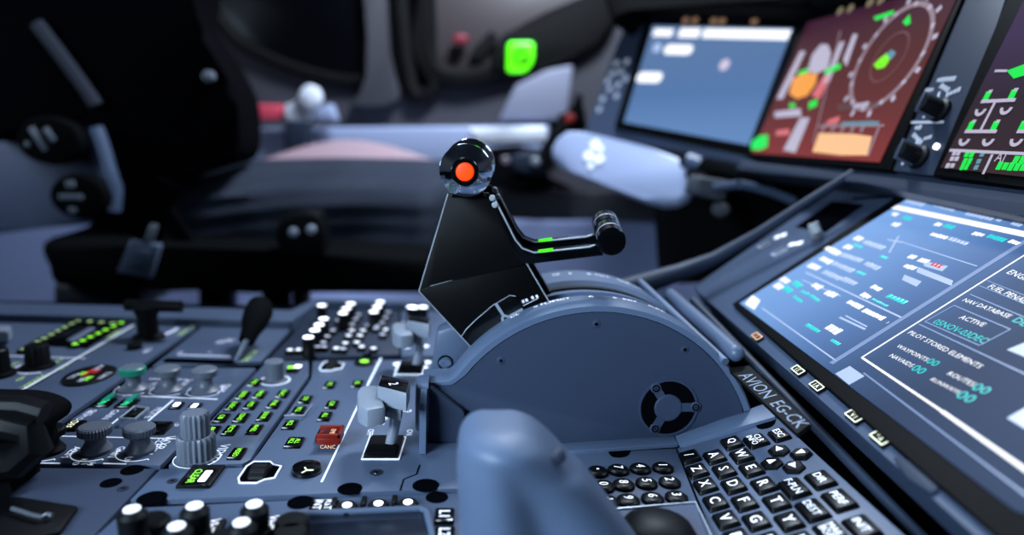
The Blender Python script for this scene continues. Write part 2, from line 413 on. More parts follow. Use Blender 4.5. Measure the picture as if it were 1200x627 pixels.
slab(FYp(1.5), [(196, 240), (208, 256), (232, 300), (220, 305), (190, 262)], .02, .005, 0, 2).build('lower_strap', blackfab, sb)
# round vents by the seat
fr_v = FYp(1.5)
slab(FYp(1.7), [(-80, 150), (60, 128), (100, 130), (140, 200), (130, 262), (45, 268), (-80, 285)], .1, .02).build('trim_4', mat('wall_panel_blue', (66, 78, 106), .6, var=.1, bscale=12), kind='structure')
def vent(px, py, rx, ry, label, bars):
    c = fr_v.p(px, py); t = thing('air_vent', label, 'air vent', fr_v.at(px, py), 'round air vents by the seat')
    M(fr_v).lathe((*c, 0), [(rx * .8, -.05), (rx, -.02), (rx, .0), (rx * .9, .012), (rx * .6, .014)], 40, sy=ry / rx).build('vent_body', rubber, t)
    g = M(fr_v)
    for a, b, w, h, r in bars: g.box(fr_v.p(a, b, .015), w, h, .013, .017, .001, r)
    g.build('vent_fin', mat('vent_fin_grey', (110, 120, 135), .5), t)
vent(60, 165, .068, .050, 'upper round black air vent on the blue wall panel', [(45, 163, .011, .052, .5), (58, 158, .011, .03, .5), (32, 169, .01, .01, 0)])
vent(94, 230, .060, .048, 'lower round black air vent on the blue wall panel', [(83, 231, .048, .011, 0), (82, 216, .018, .014, 0), (85, 246, .015, .011, 0)])
vb = M(fr_v); vb.tube([(*fr_v.p(a, b), -.03) for a, b in ((100, 150), (108, 172), (116, 200), (124, 222), (122, 248))], .02, 10)
o = vb.build('vent_hose', mat('hose_blue_grey', (70, 86, 112), .5)); tag(o, 'bluish grey hose curving beside the two round black vents', 'hose')

# ================================================================== SIDE STICK, PULL-OUT TABLE, FOOTWELL
fs = FYp(1.93)
st = thing('side_stick', 'black curved side stick with red button by the pale tray', 'joystick', fs.at(640, 190))
M(fs).tube([(*fs.p(a, b), 0) for a, b in ((636, 196), (640, 178), (650, 160), (664, 148), (676, 140))], [.022, .02, .018, .02, .024], 12).build('stick', black, st)
slab(fs, [(656, 134), (672, 128), (676, 110), (684, 112), (682, 134), (690, 148), (676, 156), (656, 150)], .04, .01, .01, 2).build('grip', black, st)
M(fs).lathe((*fs.p(667, 140), 0), [(.016, .005), (.016, .018), (.009, .022)], 20).build('red_button', mat('dark_red_button', (150, 40, 40), .4), st)
M(fs).lathe((*fs.p(627, 190), 0), [(.014, 0), (.014, .015), (.008, .02)], 20).build('round_button', lgrey, st)
M(fs).lathe((*fs.p(592, 188), 0), [(.012, 0), (.012, .012), (.008, .016)], 20).build('round_button', mat('mauve_button', (120, 110, 122), .5), st)
slab(fs, [(600, 182), (632, 178), (650, 190), (640, 206), (604, 202)], .13, .008, 0, 2).build('stick_base', dash, st)
ft = F(FYp(1.42).w(730, 195), (.80, -.6, 0), (.25, .33, .9))
tb = thing('pull_out_tray', 'pale slanted tray panel with white dots below the left display', 'tray', ft)
slab(ft, [(645, 172), (664, 152), (700, 158), (806, 186), (813, 205), (803, 230), (775, 238), (735, 226), (690, 208), (652, 192)], .03, .012, 0, 2).build('tray_panel', ordm, tb)
g = M(ft)
for a, b, r in ((697, 169, .011), (690, 182, .012), (702, 186, .011), (703, 174, .008), (692, 194, .007)): g.disc(ft.p(a, b, .003), r, 0, .003)
g.build('white_print', mat('pale_print', (240, 244, 250), .5, emit=(225, 232, 250), es=.45), tb)
M(ft).tube([(*ft.p(806, 188, .004), .004), (*ft.p(822, 194, .004), .004)], .016, 10).build('tray_hinge', mat('hinge_blue_grey', (70, 84, 112), .5), tb)
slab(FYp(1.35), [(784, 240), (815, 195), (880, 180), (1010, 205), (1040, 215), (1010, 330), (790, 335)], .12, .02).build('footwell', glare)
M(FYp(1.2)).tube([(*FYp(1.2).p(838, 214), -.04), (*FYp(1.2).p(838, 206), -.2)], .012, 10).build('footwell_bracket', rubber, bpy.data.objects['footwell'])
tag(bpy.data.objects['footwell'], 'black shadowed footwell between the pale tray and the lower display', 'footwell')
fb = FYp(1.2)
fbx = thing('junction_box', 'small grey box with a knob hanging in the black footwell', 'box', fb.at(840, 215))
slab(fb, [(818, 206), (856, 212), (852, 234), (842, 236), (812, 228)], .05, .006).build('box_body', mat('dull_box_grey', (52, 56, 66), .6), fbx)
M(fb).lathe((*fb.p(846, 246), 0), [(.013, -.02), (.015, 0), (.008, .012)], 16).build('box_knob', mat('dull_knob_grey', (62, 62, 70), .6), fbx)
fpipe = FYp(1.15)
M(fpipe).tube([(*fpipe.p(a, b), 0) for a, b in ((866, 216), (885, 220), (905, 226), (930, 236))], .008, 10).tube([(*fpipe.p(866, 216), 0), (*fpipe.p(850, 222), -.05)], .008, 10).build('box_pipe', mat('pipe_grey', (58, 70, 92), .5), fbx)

# ================================================================== PEDESTAL
ped = thing('center_pedestal', 'long blue grey center pedestal carrying all the control panels', 'pedestal', PED.at(300, 500))
q = PED.w(-500, 357); far = q.y
M(F((0, 0, -.0065), X, Y)).poly([(-1.6, .30), (.45, .30), (.45, 1.16), (-1.6, 1.16)], -.25, 0).build('console_base', groove, ped)
M(PED).poly(PED.ps([(-160, 350), (342, 364), (370, 349), (520, 352), (520, 357), (374, 353), (344, 376), (-160, 364)], .012), -.005, .012, .003).build('far_rim', panel, ped)
plate(PED, [(-200, 546), (184, 549), (60, 680), (-400, 680)], ped, m=mat('blank_plate_blue_grey', (46, 56, 76), .55, spec=.25, bump=.12, bscale=900), name='blank_plate')
hole(PED, 155, 551, ped, .009); hole(PED, 130, 566, ped, .008); screw(PED, 144, 573, ped)
hole(PED, 178, 584, ped, .011)

# ---- far-left keypad panel
A0 = PED.at(60, 420)
pa = thing('transponder_panel', 'leftmost control panel with dark keypad window ringed by green keys', 'control panel', A0)
plate(A0, [(-120, 366.5), (163, 376), (-6, 476), (-420, 476)], pa)
M(A0).poly(A0.ps([(34, 404), (92, 377), (150, 380), (102, 409)]), 0, .003, .001).build('keypad_bed', gloss, pa)
M(A0).poly(A0.ps([(78, 399), (105, 384), (112, 385), (86, 401)], .0035), .003, .0045, .0005).build('display_bar', mat('bar_grey', (95, 104, 125), .5), pa)
def keyrow(p0, p1, n, m, w=.012, h=.012):
    for k in range(n):
        t = k / max(1, n - 1); px, py = p0[0] + (p1[0] - p0[0]) * t, p0[1] + (p1[1] - p0[1]) * t
        c = A0.p(px, py, .004)
        b = M(A0).box(c, w, h, .002, .005, .001).build('key', black, pa)
        M(A0).box(c, w * .55, h * .5, .005, .0053, 0).build('key_light', m, b)
keyrow((88, 404), (142, 379), 7, green); keyrow((28, 410), (84, 380), 8, greend); keyrow((92, 376.5), (132, 379.5), 4, greend)
M(A0).line(A0.p(-4, 475), A0.p(162, 378), .002, 0, .0004).build('border_line', line, pa)
M(A0).line(A0.p(4, 417), A0.p(100, 420), .0016, 0, .0004).build('border_line', wdim, pa)
k = M(A0); c = A0.p(45, 430)
k.lathe((*c, 0), [(.018, 0), (.018, .003), (.0135, .004), (.0125, .026), (.011, .028)], 40, 1, .0006).build('rotary_knob', black, pa)
scale_arc(A0, c, .024, -2.6, .6, pa, ticks=7, w=.002, m=wdim)
wtext(A0, [('STBY', 14, 428, .007), ('AUTO', 66, 424, .007), ('ALT', 74, 430, .007), ('ON', 50, 441, .007), ('ABV', 24, 444, .006), ('NORM', 36, 449, .007)], pa, greend)
wtext(A0, [('IDENT', 134, 392, .010)], pa, greend)
M(A0).poly(A0.ps([(-20, 380), (14, 381), (10, 388), (-26, 388)], .02), .006, .02, .003).build('pale_handle', lgrey, pa)
k2 = M(A0); k2.lathe((*A0.p(-2, 440), 0), [(.018, 0), (.018, .004), (.013, .005), (.012, .03), (.010, .032)], 40, 1, .0006).build('rotary_knob', black, pa)

# ---- panel with the oval warning plate and the T handle
A1 = PED.at(110, 440)
pb = thing('parking_brake_panel', 'panel with black oval plate of red and green words and a T handle', 'control panel', A1)
plate(A1, [(167, 376.5), (236, 378.5), (64, 498), (-30, 497), (-1, 477)], pb)
c = A1.p(105, 441)
M(A1).lathe((*c, 0), [(.034, 0), (.035, .002), (.033, .003)], 48, sy=.72).build('oval_plate', black, pb)
for t, a, b, m in (('PULL', 87, 444, wdim), ('OFF', 96, 448, wdim), ('PARK', 103, 440, redtxt), ('ON', 113, 438, redtxt), ('BRK', 103, 447, green), ('SET', 97, 441, green), ('AND', 116, 434, wdim), ('TURN', 123, 443, wdim)):
    wtext(A1, [(t, a, b, .006)], pb, m, .0034, 'plate_word')
M(A1).tube([(*A1.p(a, b), .0006) for a, b in ((155, 397), (168, 397.5), (185, 395), (200, 390), (208, 385.5))], .0016, 6).build('slot_line', wdim, pb)
wtext(A1, [('PARK', 214, 390, .008), ('BRK', 226, 382, .008)], pb, greend); wtext(A1, [('OFF', 172, 411, .008), ('ON', 154, 405, .006)], pb, wdim)
M(A1).lathe((*A1.p(158, 408.5), 0), [(.009, 0), (.009, .006), (.006, .007)], 20).build('knob', black, pb)
th = M(A1); c = A1.p(174, 396)
th.lathe((*c, 0), [(.022, 0), (.020, .004), (.014, .007), (.013, .03), (.017, .04), (.016, .045)], 32).build('handle_stem', black, pb)
q0 = A1.p(148, 360, .042); q1 = A1.p(213, 362, .042)
M(A1).tube([(*q0, .045), (*q1, .045)], .008, 12).build('handle_grip', black, pb)

# ---- speed brake panel (far half of the second column) and the knob panel
B0 = PED.at(240, 410)
ps_ = thing('slotted_control_panel', 'panel with long dark slot for the black ball lever', 'control panel', B0)
plate(B0, [(240, 380), (341, 384.5), (306, 423), (178, 429)], ps_)
M(B0).poly(B0.ps([(190, 423), (196, 420), (272, 422), (276, 425.5), (268, 427), (194, 425)]), 0, .0006).build('slot', groove, ps_)
M(B0).line(B0.p(208, 416), B0.p(270, 418), .0022, 0, .0005).build('slot_line', wdim, ps_)
wtext(B0, [('1/2', 211, 413, .006), ('N', 259, 401, .013), ('H', 269, 399, .013), ('F', 245, 413, .006)], ps_, wdim)
wtext(B0, [('SPD BRK', 293, 417, .009)], ps_, greend)
L0 = PED.at(275, 421)
sp = thing('speed_brake_lever', 'black ball headed lever standing at the end of the dark slot', 'lever', L0)
top = L0.p(303, 374, .036)
c0 = L0.p(276, 421)
M(L0).tube([(*c0, -.003), (*L0.p(283, 410, .012), .012), (*L0.p(291, 396, .024), .024)], [.003, .003, .004], 10).build('shaft', metal, sp)
M(L0).tube([(*L0.p(289, 400, .02), .02), (*L0.p(294, 388, .03), .03), (*L0.p(298, 378, .038), .038), (*L0.p(303, 366, .046), .046), (*L0.p(305, 358, .052), .052), (*L0.p(306, 354, .055), .055)], [.010, .012, .0165, .0185, .016, .006], 20).build('grip', rubber, sp)

B1 = PED.at(150, 490)
pk = thing('surveillance_panel', 'panel with ribbed grey knobs, a green knob and two green lit keys', 'control panel', B1)
plate(B1, [(176, 431), (300, 431), (188, 545), (6, 541), (95, 484)], pk)
def small_knob(px, py, capm):
    c = B1.p(px, py)
    k = M(B1).lathe((*c, 0), [(.0155, 0), (.0155, .002), (.010, .006), (.0075, .01), (.0075, .016), (.0125, .0185), (.0125, .0235), (.011, .025)], 32).build('rotary_knob', grey, pk)
    M(B1).lathe((*c, 0), [(.0133, .018), (.0135, .019), (.0135, .0245), (.012, .0258)], 48, 1, .0004).build('knob_cap', capm, k)
    M(B1).lathe((*c, 0), [(.011, .0258), (.0105, .0265)], 32).build('cap_top', grey, k)
    scale_arc(B1, c, .019, -1.9, .9, pk, ticks=4, m=wdim)
small_knob(157, 456, teal); small_knob(198, 457, grey); small_knob(241, 458, grey)
M(B1).line(B1.p(165, 464.5), B1.p(255, 468), .0014, 0, .0004).build('border_line', line, pk)
M(B1).line(B1.p(175, 444), B1.p(190, 444.5), .0014, 0, .0004).build('border_line', wdim, pk)
wtext(B1, [('TCAS', 177, 452, .006), ('ALERT', 216, 450, .006), ('BRT', 255, 457, .010), ('DIM', 262, 455, .009), ('A', 211, 445, .005), ('B', 217, 445, .005), ('C', 224, 445.5, .005), ('V', 238, 485, .005)], pk, wdim)
button(B1, 207, 474, .016, .012, '', pk, wdot); button(B1, 228, 475, .016, .012, '', pk, wdot)
g = M(B1); g.box(B1.p(207, 473.5, .003), .009, .005, .0025, .003); g.box(B1.p(228, 475, .003), .009, .005, .0025, .003); g.build('key_light', wdot, pk)
for px, py, t in ((122, 470.5, 'ON'), (149, 471.5, 'ON')):
    b = button(B1, px, py, .022, .018, t, pk, tealtxt, name='push_button')
    M(B1).box(B1.p(px + 6, py - 6, .0035), .021, .006, .002, .0035).build('button_top', teal, b)
# guarded switch frame
fp = [(140, 490), (158, 491), (174, 478), (158, 476)]
g = M(B1)
pp = [(*p, .008) for p in B1.ps(fp, .008)]
g.tube(pp + pp[:2], .0012, 6)
for a, b in zip(B1.ps(fp, .008), B1.ps(fp, 0)): g.tube([(*a, .008), (*a, 0)], .0012, 6)
g.build('switch_guard', metal, pk)
M(B1).box(B1.p(157, 485), .024, .014, 0, .004, .001).build('guarded_switch', black, pk)
M(B1).line(B1.p(172, 495), B1.p(203, 469), .0016, 0, .0004).build('border_line', line, pk)
M(B1).line(B1.p(126, 501), B1.p(141, 489), .0016, 0, .0004).build('border_line', line, pk)
M(B1).line(B1.p(56, 511), B1.p(209, 514.5), .0014, 0, .0004).build('border_line', line, pk)
M(B1).line(B1.p(48, 543), B1.p(70, 543.3), .0014, 0, .0004).build('border_line', line, pk)
M(B1).line(B1.p(121, 543.4), B1.p(148, 544), .0014, 0, .0004).build('border_line', line, pk)
wtext(B1, [('GAIN', 130, 486, .007), ('SYS', 106, 484, .007), ('AUTO', 99, 487, .006), ('MODE', 180, 484, .007), ('UP', 207, 498, .005)], pk, wdim)
round_knob(B1, 113, 529, .0135, .024, pk, cap=grey, n=0); round_knob(B1, 165, 529, .013, .024, pk, cap=grey)
round_knob(B1, 58, 529, .0135, .022, pk, m=black, cap=black)
for px, py in ((113, 529), (165, 529), (58, 529)): scale_arc(B1, B1.p(px, py), .0195, -1.75, .7, pk, ticks=2, w=.001)
wtext(B1, [('GAIN', 137, 530, .0065), ('AZIM', 84, 530, .0065), ('WXR', 193, 519, .0085), ('ELEVN', 183, 523, .0085), ('UP', 149, 539, .006), ('K', 98, 539.5, .005), ('O', 89, 543.5, .005), ('\\', 99, 544, .005), ('H', 107, 544, .005)], pk)
button(B1, 184, 499, .024, .022, '', pk, hh=.004); button(B1, 84, 497, .022, .018, 'OFF', pk, cream, hh=.003)

# ---- ECAM panel
C0 = PED.at(350, 500)
pe = thing('systems_display_panel', 'center panel with rows of small green lit keys and red guarded key', 'control panel', C0)
plate(C0, [(366, 423), (530, 420), (540, 572), (152, 586), (188, 549), (290, 549), (304, 530), (366, 444)], pe)
C1 = PED.at(270, 480)
pv = thing('page_key_panel', 'raised panel of green page keys around the large grey double knob', 'control panel', C1)
plate(C1, smooth([(313, 423), (362, 423), (362, 440), (302, 524), (294, 538), (284, 543), (197, 545)], 1), pv)
W_, H_ = .021, .0125
for px, py, t in ((298.5, 447.6, 'ENG'), (284.7, 462.3, 'BLEED'), (304.4, 461.4, 'PRESS'), (331.5, 460.5, 'EL/AC'), (272.4, 475, 'EL/DC'), (294, 473.8, 'HYD'), (321, 472.8, 'FUEL'), (259.5, 488.5, 'C/B'), (282.5, 488.5, 'COND'), (310, 486.8, 'DOOR'), (248, 503.5, 'APU'), (270, 503, 'F/CTL'), (298.5, 501.7, 'WHEEL'), (278, 530, 'VIDEO')):
    button(C1, px, py, W_, H_, t, pv, green)
c = C1.p(231, 537)
k = M(C1).lathe((*c, 0), [(.0175, 0), (.0175, .0015), (.0160, .002), (.0160, .02), (.0146, .022)], 44, 1, .0014).build('rotary_knob', grey, pv)
M(C1).lathe((*c, 0), [(.0120, .02), (.0120, .040), (.0106, .0425)], 36, 1, .0011).lathe((*c, 0), [(.009, .0425), (.0085, .043)], 32).build('inner_knob', grey, k)
M(C1).lathe((c[0], c[1] - .0118, .034), [(.002, 0), (.002, .0008)], 12, axis=(0, -1, 0)).build('set_screw', groove, k)
M(C1).arc(c, .0185, .0195, 0, 2 * PI, 0, .0003, 48).build('knob_ring', line, pv)
wtext(C1, [('VIDEO', 257, 531, .0085)], pv); wtext(C1, [('V', 238, 485, .004)], pv)
c = C1.p(322, 446)
k = M(C1).lathe((*c, 0), [(.0145, 0), (.0145, .001), (.011, .002), (.011, .023), (.0095, .0245)], 36, 1, .0004).build('rotary_knob', grey, pv)
M(C1).arc(c, .0155, .0175, 0, 2 * PI, 0, .0004, 40).build('knob_ring', line, pv)
for px, py, t in ((358, 467, 'STS'), (340, 496, 'RCL'), (389, 473, 'CLR'), (381, 486.6, 'ALL'), (386.5, 450, 'STS'), (419, 448.6, 'SEL'), (345, 517, 'ALL|RCL')):
    button(C0, px, py, W_, H_ if '|' not in t else .0155, t, pe, green)
b = button(C0, 344, 431, .026, .016, '', pe); g = M(C0); g.box(C0.p(349, 429, .003), .010, .008, .0025, .003, .001); g.build('key_light', wdot, b); M(C0).box(C0.p(341, 430, .003), .008, .008, .0025, .003).build('legend', green, b)
b = button(C0, 350, 480, W_, H_, 'RCL', pe, green, name='guarded_button')
g = M(C0); pp = [(*p, .004) for p in C0.ps([(333, 487), (356, 487), (366, 474)], .004)]; g.tube(pp, .0008, 6); g.build('button_guard', metal, b)
b = M(C0).lathe((*C0.p(427, 426), 0), [(.0125, 0), (.0125, .002), (.010, .003)], 24).build('round_button', black, pe)
M(C0).disc(C0.p(427, 426), .0055, .003, .0034).build('legend', green, b)
# red guarded key
b = M(C0).box(C0.p(386, 513), .022, .022, 0, .006, .001).build('emergency_button', black, pe)
g = M(C0); cc = C0.p(387, 510, .010)
g.box(cc, .023, .022, .006, .012, .002)
g.build('red_guard', red, b)
g = M(C0); cu = cc
M(C0).box(cu, .0150, .0145, .012, .0123).build('guard_window', mat('dark_red_window', (38, 8, 6), .3), b)
for sx in (-1, 1): g.box((cu[0] + sx * .0095, cu[1]), .003, .022, .012, .0155, .0008)
g.box((cu[0], cu[1] + .0095), .022, .003, .012, .0155, .0008); g.build('guard_rim', red, b)
wt = M(C0); wt.text('EMER', (cu[0], cu[1] + .002), .0045, None, 0, .0126); wt.build('legend', amber, b)
fx = F(C0.O + C0.U * (cu[0]) + C0.V * (cu[1]) , C0.U, C0.V)
wt = M(F(C0.O, X, Z)); wpos = WM[pe.name] @ Vector((cu[0] + .0117, cu[1], .004)); ff = F(wpos, X, Z); M(ff).text('CANC', (0, 0), .0035, None, 0, 0).build('legend', amber, b)
# thumbwheels in white-lined slots
def thumbwheel(fr, px, py, parent, w, h, r):
    c = fr.p(px, py)
    o = [(-w, -h * .75), (-w * .55, -h), (w * .55, -h), (w, -h * .75), (w, h * .2), (w * .7, h * .5), (w * .55, h), (-w * .55, h), (-w * .7, h * .5), (-w, h * .2)]
    q = [(c[0] + a, c[1] + b, .0006) for a, b in o]
    M(fr).tube(q + q[:2], .0009, 6).build('slot_outline', line, parent)
    M(fr).poly([(a[0], a[1]) for a in q], 0, .0005).build('slot', groove, parent)
    bm = M(fr); 
    prof = [(r * .9, -h * .5), (r, -h * .4), (r, h * .4), (r * .9, h * .5)]
    bm.lathe((c[0], c[1], -r * .55), prof, 48, 1, .0008, axis=(0, 1, 0)).build('thumbwheel', black, parent)
thumbwheel(C0, 305, 554, pe, .019, .0145, .017); thumbwheel(C0, 389, 429.5, pe, .018, .013, .016)
# round key with Y mark
b = M(C0).lathe((*C0.p(359.5, 553), 0), [(.0125, 0), (.0125, .003), (.0115, .0055), (.006, .007)], 32).build('round_button', gloss, pe)
c = C0.p(359.5, 551, .0072); g = M(C0)
for a in (PI / 2, PI * 7 / 6, -PI / 6): g.line(c, (c[0] + .0055 * math.cos(a), c[1] + .0055 * math.sin(a)), .0012, .0071, .0075)
g.build('legend', cream, b)
# clear key
b = M(C0).box(C0.p(236, 560), .036, .027, 0, .003, .001).build('clear_button', black, pe)
c = C0.p(234, 558, .0045)
M(C0).box(c, .028, .020, .003, .0045, .0006).build('button_cap', gloss, b)
M(C0).text('CLEAR', (c[0], c[1] + -.004), .006, None, 0, .0047, None, .023).build('legend', green, b)
M(C0).box((c[0] , c[1] + .0045), .018, .0055, .0045, .0049).build('button_bar', wdot, b)
screw(C0, 202, 564, pe); screw(C0, 441, 554, pe, .0055)
hole(C0, 410, 573, pe, .010); hole(C0, 499, 569, pe, .011); hole(C0, 430, 416, pe, .006)
M(C0).line(C0.p(377, 565), C0.p(432, 449), .0018, 0, .0004).build('border_line', line, pe)
M(C0).line(C0.p(432, 449), C0.p(446.5, 420), .0024, 0, .0004).build('border_line', line, pe)
wtext(C0, [('OFF', 434, 507, .006), ('ON', 480, 507, .006), ('ENG', 447, 493, .008), ('MASTER', 452, 486, .006)], pe)
wtext(C0, [('2', 476, 482, .011), ('1', 500, 440, .010)], pe)
M(C0).line(C0.p(469, 575), C0.p(473, 562), .0012, 0, .0004).line(C0.p(473, 562), C0.p(488, 556), .0012, 0, .0004).line(C0.p(488, 556), C0.p(492, 545), .0012, 0, .0004).build('plate_seam', groove, pe)
for px, py in ((477, 407), (499, 406), (465, 427), (501, 425), (497, 431)):
    M(C0).disc(C0.p(px, py), .0045, 0, .001).build('white_stud', white, pe)
M(C0).line(C0.p(466, 428), C0.p(462, 441), .002, 0, .0004).line(C0.p(497, 432), C0.p(494, 445), .002, 0, .0004).line(C0.p(473.5, 378), C0.p(471, 391), .003, 0, .0004).build('border_line', line, pe)

# ---- engine master levers
E = PED.at(449, 525)
el = thing('engine_master_lever', 'nearer grey engine lever with black cap marked 2', 'lever', E, 'engine master levers')
bt = M(E).poly(E.ps([(426, 537), (466, 537), (473.5, 514), (435, 514)]), 0, .004, .001).build('lever_boot', black, el)
M(E).poly(E.ps([(429, 534), (465, 534), (468, 524), (433, 524)], .004), .004, .008, .002).build('boot_ridge', rubber, bt)
q = [(*p, .0006) for p in E.ps(smooth([(424, 539), (467.5, 539), (475.5, 513), (433.5, 512)], 1))]
M(E).tube(q + q[:2], .0009, 6).build('boot_outline', line, bt)
M(E).tube([(*E.p(457, 527), .002), (*E.p(461, 505, .02), .02), (*E.p(466, 478, .042), .042)], [.0050, .0050, .0054], 16).build('lever_shaft', metal, el)
hd = M(E).poly(E.ps([(446.5, 438.8), (480.7, 445.8), (476.5, 461.6), (442, 453)], .066), .050, .066, .0015).build('lever_head', lgrey, el)
M(E).poly(E.ps([(447.5, 440), (479.5, 446.6), (475.8, 460), (443.2, 452)], .0662), .066, .0666, .0002).build('head_label', gloss, hd)
c = E.p(461.5, 449.5, .067); M(E).text('2', c, .0085, None, .35, .0669).build('legend', white, hd)
M(E).poly(E.ps([(450, 462), (470, 467), (470, 473), (450, 468)], .052), .036, .052, .001).build('head_block', lgrey, hd)
wg = M(E).poly(E.ps([(418, 457), (423, 451), (444, 450), (452, 476), (430, 480), (419, 474)], .056), .040, .056, .004).build('lever_wing', lgrey, el)
M(E).poly(E.ps([(420, 477), (450, 478), (446, 484), (428, 485)], .043), .036, .041, .002).build('wing_lip', lgrey, wg)
def dup(root, delta, label, group=None):
    r = root.copy(); COL.objects.link(r); r.matrix_world = Matrix.Translation(delta) @ WM[root.name]; r['label'] = label
    WM[r.name] = r.matrix_world.copy()
    if group: r['group'] = group
    for ch in list(root.children):
        c = ch.copy(); COL.objects.link(c); c.parent = r; WM[c.name] = WM[r.name]
        for g_ in list(ch.children):
            d = g_.copy(); COL.objects.link(d); d.parent = c; WM[d.name] = WM[r.name]
    return r
el2 = dup(el, PED.w(481, 432) - PED.w(449, 525), 'farther blurred grey engine lever beyond the one marked 2')
for ch in el2.children:
    for g_ in list(ch.children):
        if g_.name.startswith('legend'): bpy.data.objects.remove(g_)

# ---- captain's radio panel (far) with white topped knobs
R0 = PED.at(420, 390)
rp = thing('radio_panel', 'far black radio panel full of blurred white topped knobs', 'radio panel', R0, 'radio panels')
plate(R0, [(377, 355), (468, 357), (468, 415), (316, 419)], rp, m=dash)
plate(R0, [(470, 357), (530, 359), (530, 417), (470, 415)], rp, m=panel, name='side_plate')
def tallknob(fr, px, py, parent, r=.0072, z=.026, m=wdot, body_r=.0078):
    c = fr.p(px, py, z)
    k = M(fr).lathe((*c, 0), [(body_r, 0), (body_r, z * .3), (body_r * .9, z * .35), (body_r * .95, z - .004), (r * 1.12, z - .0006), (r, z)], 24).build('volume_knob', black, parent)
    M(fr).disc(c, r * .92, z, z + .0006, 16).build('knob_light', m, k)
for px, py in ((361.3, 395.3), (369, 387), (374, 380.6), (379.3, 373.7), (377, 358), (402, 367), (406.3, 361.5), (411, 356), (438, 365.4), (442, 359.7), (445.6, 354), (482, 360), (485, 360.5), (496, 360)):
    tallknob(R0, px, py, rp)
def led(fr, px, py, parent, m, w=.009, h=.007, z=.006):
    c = fr.p(px, py, z)
    b = M(fr).box(c, w * 1.5, h * 1.6, 0, z, .001).build('key', black, parent)
    M(fr).disc(c, w * .42, z, z + .0004, 14).build('key_light', m, b)
for px, py in ((408.6, 393), (412.3, 387), (404.7, 402), (394, 408), (418.4, 401), (422, 393), (425.5, 387), (424, 406), (437.7, 408), (452, 386), (340, 410), (350, 409.6)): led(R0, px, py, rp, white)
for px, py in ((402, 408.5), (440.6, 384.5), (448.5, 391.6), (430, 381), (383.5, 394), (379, 401), (380, 406), (372, 406), (390, 387), (420, 369), (417, 374), (413, 380), (396, 375), (455, 366), (452, 372), (448, 378), (442, 382)): led(R0, px, py, rp, wdim)

# ---- first officer's radio panel (near)
G0 = PED.at(340, 600)
rn = thing('radio_panel', 'near radio panel with white topped black knobs and round white dot keys', 'radio panel', G0, 'radio panels')
plate(G0, [(149, 595), (350, 586), (543, 577), (556, 700), (30, 700)], rn)
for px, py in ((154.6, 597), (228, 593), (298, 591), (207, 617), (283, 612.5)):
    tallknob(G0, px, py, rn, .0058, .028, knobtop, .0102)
for px, py in ((178.7, 620), (248.6, 616), (318, 612)):
    c = G0.p(px, py, .004)
    b = M(G0).box(c, .020, .014, 0, .004, .001).build('key', black, rn); M(G0).text('VHF', c, .007, None, 0, .0042).build('legend', white, b)
for px, py in ((178, 607), (262, 628), (340, 622), (342, 608), (180, 640)):
    c = G0.p(px, py, .012); M(G0).lathe((*c, 0), [(.012, 0), (.012, .010), (.010, .012)], 24).build('volume_knob', black, rn)
b = button(G0, 379.5, 592, .016, .022, '', rn, hh=.003); c = G0.p(379.5, 591.5, .003); M(G0).text('RST', (c[0], c[1] + .0035), .006, None, 0, .0033).text('INT', (c[0], c[1] - .0045), .006, None, 0, .0033).build('legend', white, b)
for px, py in ((406.8, 592), (443.5, 590), (478, 588.5)):
    c = G0.p(px, py, .004)
    b = M(G0).lathe((*c, 0), [(.0085, 0), (.0085, .002), (.007, .004)], 28).build('round_key', black, rn)
    M(G0).disc(c, .0035, .004, .0045).build('key_light', wdot, b)
for px, py in ((391, 592.5), (426, 591), (462, 589.5)): M(G0).box(G0.p(px, py), .013, .004, 0, .004, .001).build('key_divider', black, rn)
for px, py, t in ((521, 602, 'L1'), (521, 624, 'L2')):
    c = G0.p(px, py, .004); b = M(G0).box(c, .019, .015, 0, .004, .0015).build('line_key', gloss, rn); M(G0).text(t, c, .008, None, 0, .0043).build('legend', white, b)
M(G0).poly(G0.ps([(352, 604), (494, 598), (506, 640), (340, 650)]), 0, .0008, .0003).build('display_window', mat('radio_screen_dark', (20, 26, 38), .2), rn)
q = [(*p, .002) for p in G0.ps([(346, 607), (352, 602), (492, 596), (500, 600), (512, 650)], .002)]
M(G0).tube(q, .0025, 8).build('display_rim', panel, rn)
hole(G0, 352, 589, rn, .010); hole(G0, 512, 583, rn, .009)

# ================================================================== THROTTLE QUADRANT
import numpy as np
QY = .614
FQ = FYp(QY)
seam = [FQ.p(*p) for p in ((551, 438), (583, 404), (620, 381), (656.5, 370), (699.5, 367.5), (745, 374), (791, 390), (823, 409), (844, 429))]
A_ = np.array([[2 * x, 2 * z, 1] for x, z in seam]); b_ = np.array([x * x + z * z for x, z in seam])
sol = np.linalg.lstsq(A_, b_, rcond=None)[0]
qx, qz = sol[0], sol[1]; QR = math.sqrt(sol[2] + qx * qx + qz * qz)
print('QUADRANT', qx, qz, QR)
FQ = F((qx, QY, qz), X, Z)                           # origin on the circle's centre, normal towards the first officer
tq = thing('throttle_quadrant', 'rounded blue grey throttle quadrant housing with three spoke round cover', 'throttle quadrant', FQ)
LIP = .0085; RO = QR + LIP
def ang(px, py):
    p = FQ.p(px, py); return math.atan2(p[1], p[0])
aL, aR = ang(545, 445), ang(866, 480)
def arcpts(r, a0, a1, n=56): return [(r * math.cos(a0 + (a1 - a0) * k / n), r * math.sin(a0 + (a1 - a0) * k / n)) for k in range(n + 1)]
base_y = -qz - .02
pL = FQ.p(494, 452); pLr = FQ.p(530, 451)
A0q, A1q = ang(548, 441), ang(866, 485)
side = [pL, pLr] + arcpts(QR, A0q, A1q) + [(QR * math.cos(A1q) + .004, base_y), (pL[0], base_y)]
